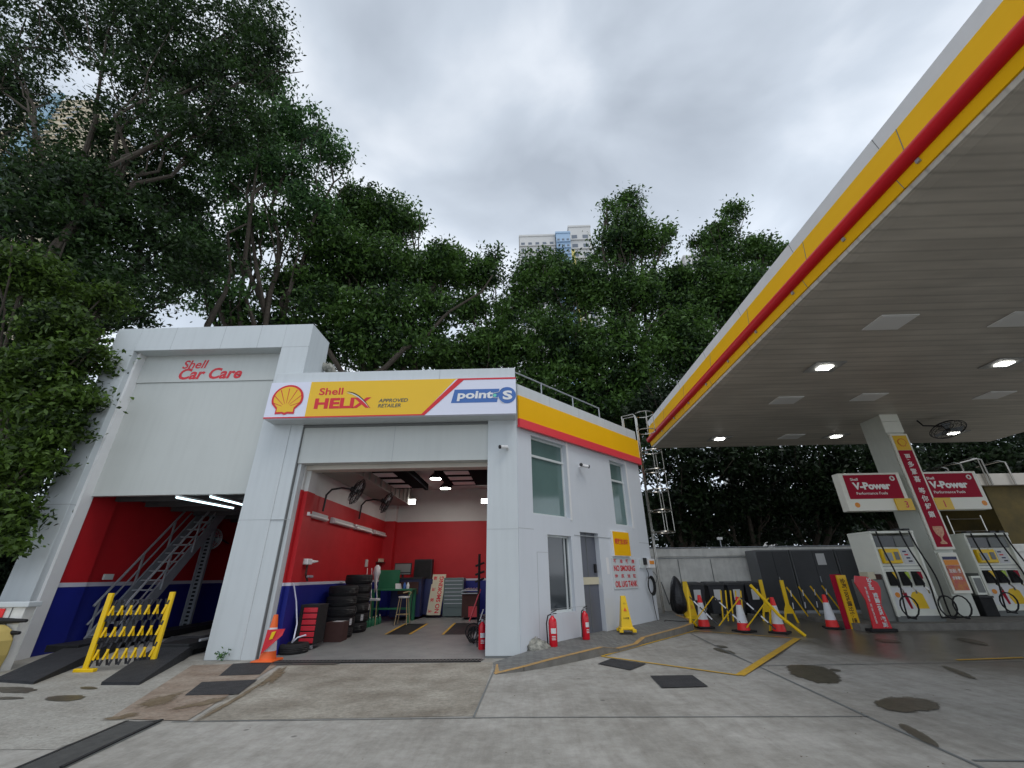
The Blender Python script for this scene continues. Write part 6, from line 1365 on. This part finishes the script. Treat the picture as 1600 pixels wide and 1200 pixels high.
def tree(name, label, base, blobs_px, n, size, m_, seed, r0=.35, group=None, extra=(), split=.45, **kw):
    rnd = random.Random(seed); blobs = []
    for (x, y, Yp, rx, rz, *ry) in blobs_px:
        c = at(x, y, Y=Yp); sc = (c-CAM).dot(CAMW)/CF        # metres per pixel there
        blobs.append(((c.x, c.y, c.z), (rx*sc, (ry[0] if ry else (rx+rz)/2*.9)*sc, rz*sc)))
    base = Vector(base); t = root(name, label, 'tree', tuple(base), group=group)
    top = Vector(np.mean([b[0] for b in blobs], axis=0)); fork = base+(top-base)*split; fork.z = base.z+(top.z-base.z)*split
    q = MB(); limb(q, base, fork, r0, r0*.7, rnd); q.build('trunk', 'bark', t, smooth=True)
    q = MB()
    for (c, rr_) in blobs:
        c = Vector(c); pts = limb(q, fork, c, r0*.5, r0*.12, rnd, 6, sag=-.4)
        for k in range(4):
            e_ = c+Vector((rnd.uniform(-1, 1)*rr_[0], rnd.uniform(-1, 1)*rr_[1], rnd.uniform(-.6, 1)*rr_[2])); limb(q, pts[rnd.choice((3, 4, 5))], e_, r0*.16, .02, rnd, 4)
    for a, b, ra, rb in extra: limb(q, a, b, ra, rb, rnd, 7)
    q.build('limbs', 'bark', t, smooth=True)
    leaves('crown', blobs, n, size, m_, t, seed, **kw); return t
#@TREES
tree('fig_tree', 'huge dark tree overhanging the upper left corner in front of cream tower', (-19, 14, 0),
     [(40, 30, 13, 110, 60), (180, 20, 13, 110, 50), (300, 60, 13.5, 120, 75), (400, 25, 14, 48, 45), (415, 85, 14, 42, 38), (350, 120, 14, 75, 50), (235, 130, 14, 70, 60), (370, 190, 14.5, 60, 45), (20, 120, 13, 40, 60), (60, 290, 14, 95, 70), (190, 240, 15, 90, 70), (-40, 180, 13, 50, 120), (290, 210, 14, 60, 60)],
     66000, .205, 'leafA', 1, r0=.27, clump=.42, split=.62, group='tall trees behind the garage')
tree('fig_tree', 'dark dense tree filling the left edge above the low white wall', (-21, 15.5, 0),
     [(50, 370, 13.5, 110, 70), (140, 330, 14.5, 110, 70), (230, 400, 16, 110, 75), (60, 470, 14, 110, 70), (170, 460, 15, 90, 60), (-30, 600, 14, 90, 160), (60, 600, 15, 60, 80), (-30, 760, 13.5, 90, 70), (-30, 860, 13.5, 90, 50), (270, 310, 17, 55, 45)],
     62000, .205, 'leafA', 2, r0=.5, clump=.4, group='tall trees behind the garage')
t = root('hedge', 'dark leafy hedge behind the low white wall at the left edge', 'hedge', (-15.5, 12, 0))
hb = []
for (x, y, rx, rz) in ((-60, 860, 60, 50), (5, 860, 34, 40), (25, 900, 26, 30), (-20, 930, 50, 40), (20, 820, 26, 26), (-50, 780, 60, 60)):
    c = at(x, y, Y=11.6); k_ = (c-CAM).dot(CAMW)/CF; hb.append(((c.x, c.y, c.z), (rx*k_, .8, rz*k_)))
leaves('foliage', hb, 16000, .14, 'leafS', t, 77, clump=.2)
q = MB(); rnd = random.Random(3)
for k in range(6): limb(q, (-16+k*.4, 12, 0), (-16.2+k*.5, 12, 2.8), .06, .02, rnd)
q.build('stems', 'bark', t)
tree('overhanging_tree', 'bright leafy branches hanging over the left edge of the portal building', (-16.5, 10.6, 0),
     [(40, 430, 9.8, 60, 40), (95, 520, 10, 50, 45), (140, 560, 10.1, 34, 28), (50, 590, 9.8, 60, 50), (105, 620, 10, 50, 28), (70, 670, 9.9, 50, 40), (20, 730, 9.7, 45, 45), (65, 730, 9.8, 26, 24), (15, 800, 9.6, 30, 28), (8, 850, 9.6, 28, 16), (165, 470, 11.0, 45, 22)],
     30000, .14, 'leafN', 3, r0=.2, clump=.24, split=.3)
tree('airy_tree', 'tall airy tree with drooping fresh leaves rising behind the portal building', (-14, 25, 0),
     [(390, 220, 22, 62, 42), (470, 200, 22, 50, 34), (515, 240, 22, 32, 26), (440, 270, 22.5, 60, 34), (350, 280, 22, 50, 36), (400, 355, 23, 50, 26), (285, 335, 22, 40, 34), (480, 330, 23, 50, 38), (300, 410, 23, 40, 40), (420, 130, 21, 28, 26), (350, 470, 23, 60, 26), (330, 400, 24, 70, 30)],
     36000, .30, 'leafB', 4, r0=.4, droop=.9, clump=.6, group='tall trees behind the garage')
tree('broad_tree', 'broad mid green tree behind the two white buildings with leaning limb', (-7, 28, 0),
     [(560, 330, 26, 45, 42), (600, 345, 26, 48, 40), (640, 350, 26, 22, 14), (520, 400, 25, 70, 50), (600, 420, 26, 80, 45), (690, 425, 27, 55, 36), (465, 455, 25, 60, 34), (640, 490, 26, 80, 40), (540, 500, 25, 80, 45), (700, 400, 27, 24, 18), (420, 520, 25, 80, 30), (600, 550, 26, 110, 30)],
     76000, .29, 'leafC', 5, r0=.45, clump=.58, group='tall trees behind the garage', extra=[(at(560, 600, Y=24.5), at(770, 430, Y=24.5), .2, .05), (at(545, 590, Y=24), at(450, 480, Y=24), .2, .05), (at(300, 600, Y=21), at(385, 350, Y=21), .22, .06)])
tree('slender_tree', 'sparse tree in the gap between the broad tree and the spired tree', (-1, 30, 0),
     [(750, 430, 28, 30, 24), (770, 400, 28, 14, 14), (730, 480, 28, 34, 26), (785, 500, 28, 22, 34), (770, 540, 28, 36, 34), (760, 550, 28, 55, 40), (690, 560, 28, 50, 26)],
     22000, .29, 'leafC', 6, r0=.28, clump=.5, group='tall trees behind the garage')
tree('spired_tree', 'tall dense tree with pointed spire right of the central tower', (7, 32, 0),
     [(985, 315, 29, 18, 18), (950, 325, 29, 14, 8), (975, 350, 29, 32, 22), (1000, 380, 29, 52, 26), (1040, 365, 29, 14, 12), (960, 390, 29, 38, 30), (850, 420, 29, 42, 26), (820, 460, 29, 30, 50), (900, 450, 28, 60, 40), (980, 460, 28, 60, 40), (860, 540, 28, 70, 60), (960, 560, 28, 80, 70), (1000, 640, 28, 60, 60), (1045, 440, 29, 36, 30), (1060, 490, 29, 40, 34), (860, 610, 28, 70, 40), (930, 640, 28, 60, 40)],
     86000, .29, 'leafC', 7, r0=.5, clump=.56, group='tall trees behind the garage')
tree('leaning_spire_tree', 'dense tree with slanting spire just left of the canopy edge', (15, 33, 0),
     [(1145, 335, 30, 14, 18), (1125, 365, 30, 26, 20), (1095, 378, 30, 14, 8), (1130, 400, 30, 46, 22), (1180, 385, 30, 22, 12), (1200, 400, 30, 30, 22), (1100, 450, 29, 60, 40), (1170, 470, 29, 70, 50), (1070, 540, 29, 60, 60), (1150, 580, 29, 70, 60)],
     58000, .29, 'leafC', 8, r0=.45, clump=.56, group='tall trees behind the garage')
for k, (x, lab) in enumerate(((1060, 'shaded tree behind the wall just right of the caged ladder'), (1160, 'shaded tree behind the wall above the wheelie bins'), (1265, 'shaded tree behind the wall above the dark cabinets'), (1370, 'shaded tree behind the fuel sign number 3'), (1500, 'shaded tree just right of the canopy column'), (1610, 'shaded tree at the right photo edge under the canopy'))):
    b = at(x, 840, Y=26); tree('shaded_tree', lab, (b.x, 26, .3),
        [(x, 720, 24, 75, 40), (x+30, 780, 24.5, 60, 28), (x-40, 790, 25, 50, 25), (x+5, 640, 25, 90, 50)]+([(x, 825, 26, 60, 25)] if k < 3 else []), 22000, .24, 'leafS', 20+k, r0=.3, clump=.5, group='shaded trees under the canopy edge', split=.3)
_a = [(-42+6*k, 40+3*math.sin(k*2.1), 4+1.2*math.sin(k*1.7)) for k in range(20)]
setp(leaves('far_wood', [((x, y, z), (5, 3, 5)) for x, y, z in _a], 90000, .5, 'leafS', None, 31, clump=.9), 'dark mass of distant woodland behind the garage and the boundary wall', 'wood', kind='stuff')
bpy.data.objects.remove(_fo)
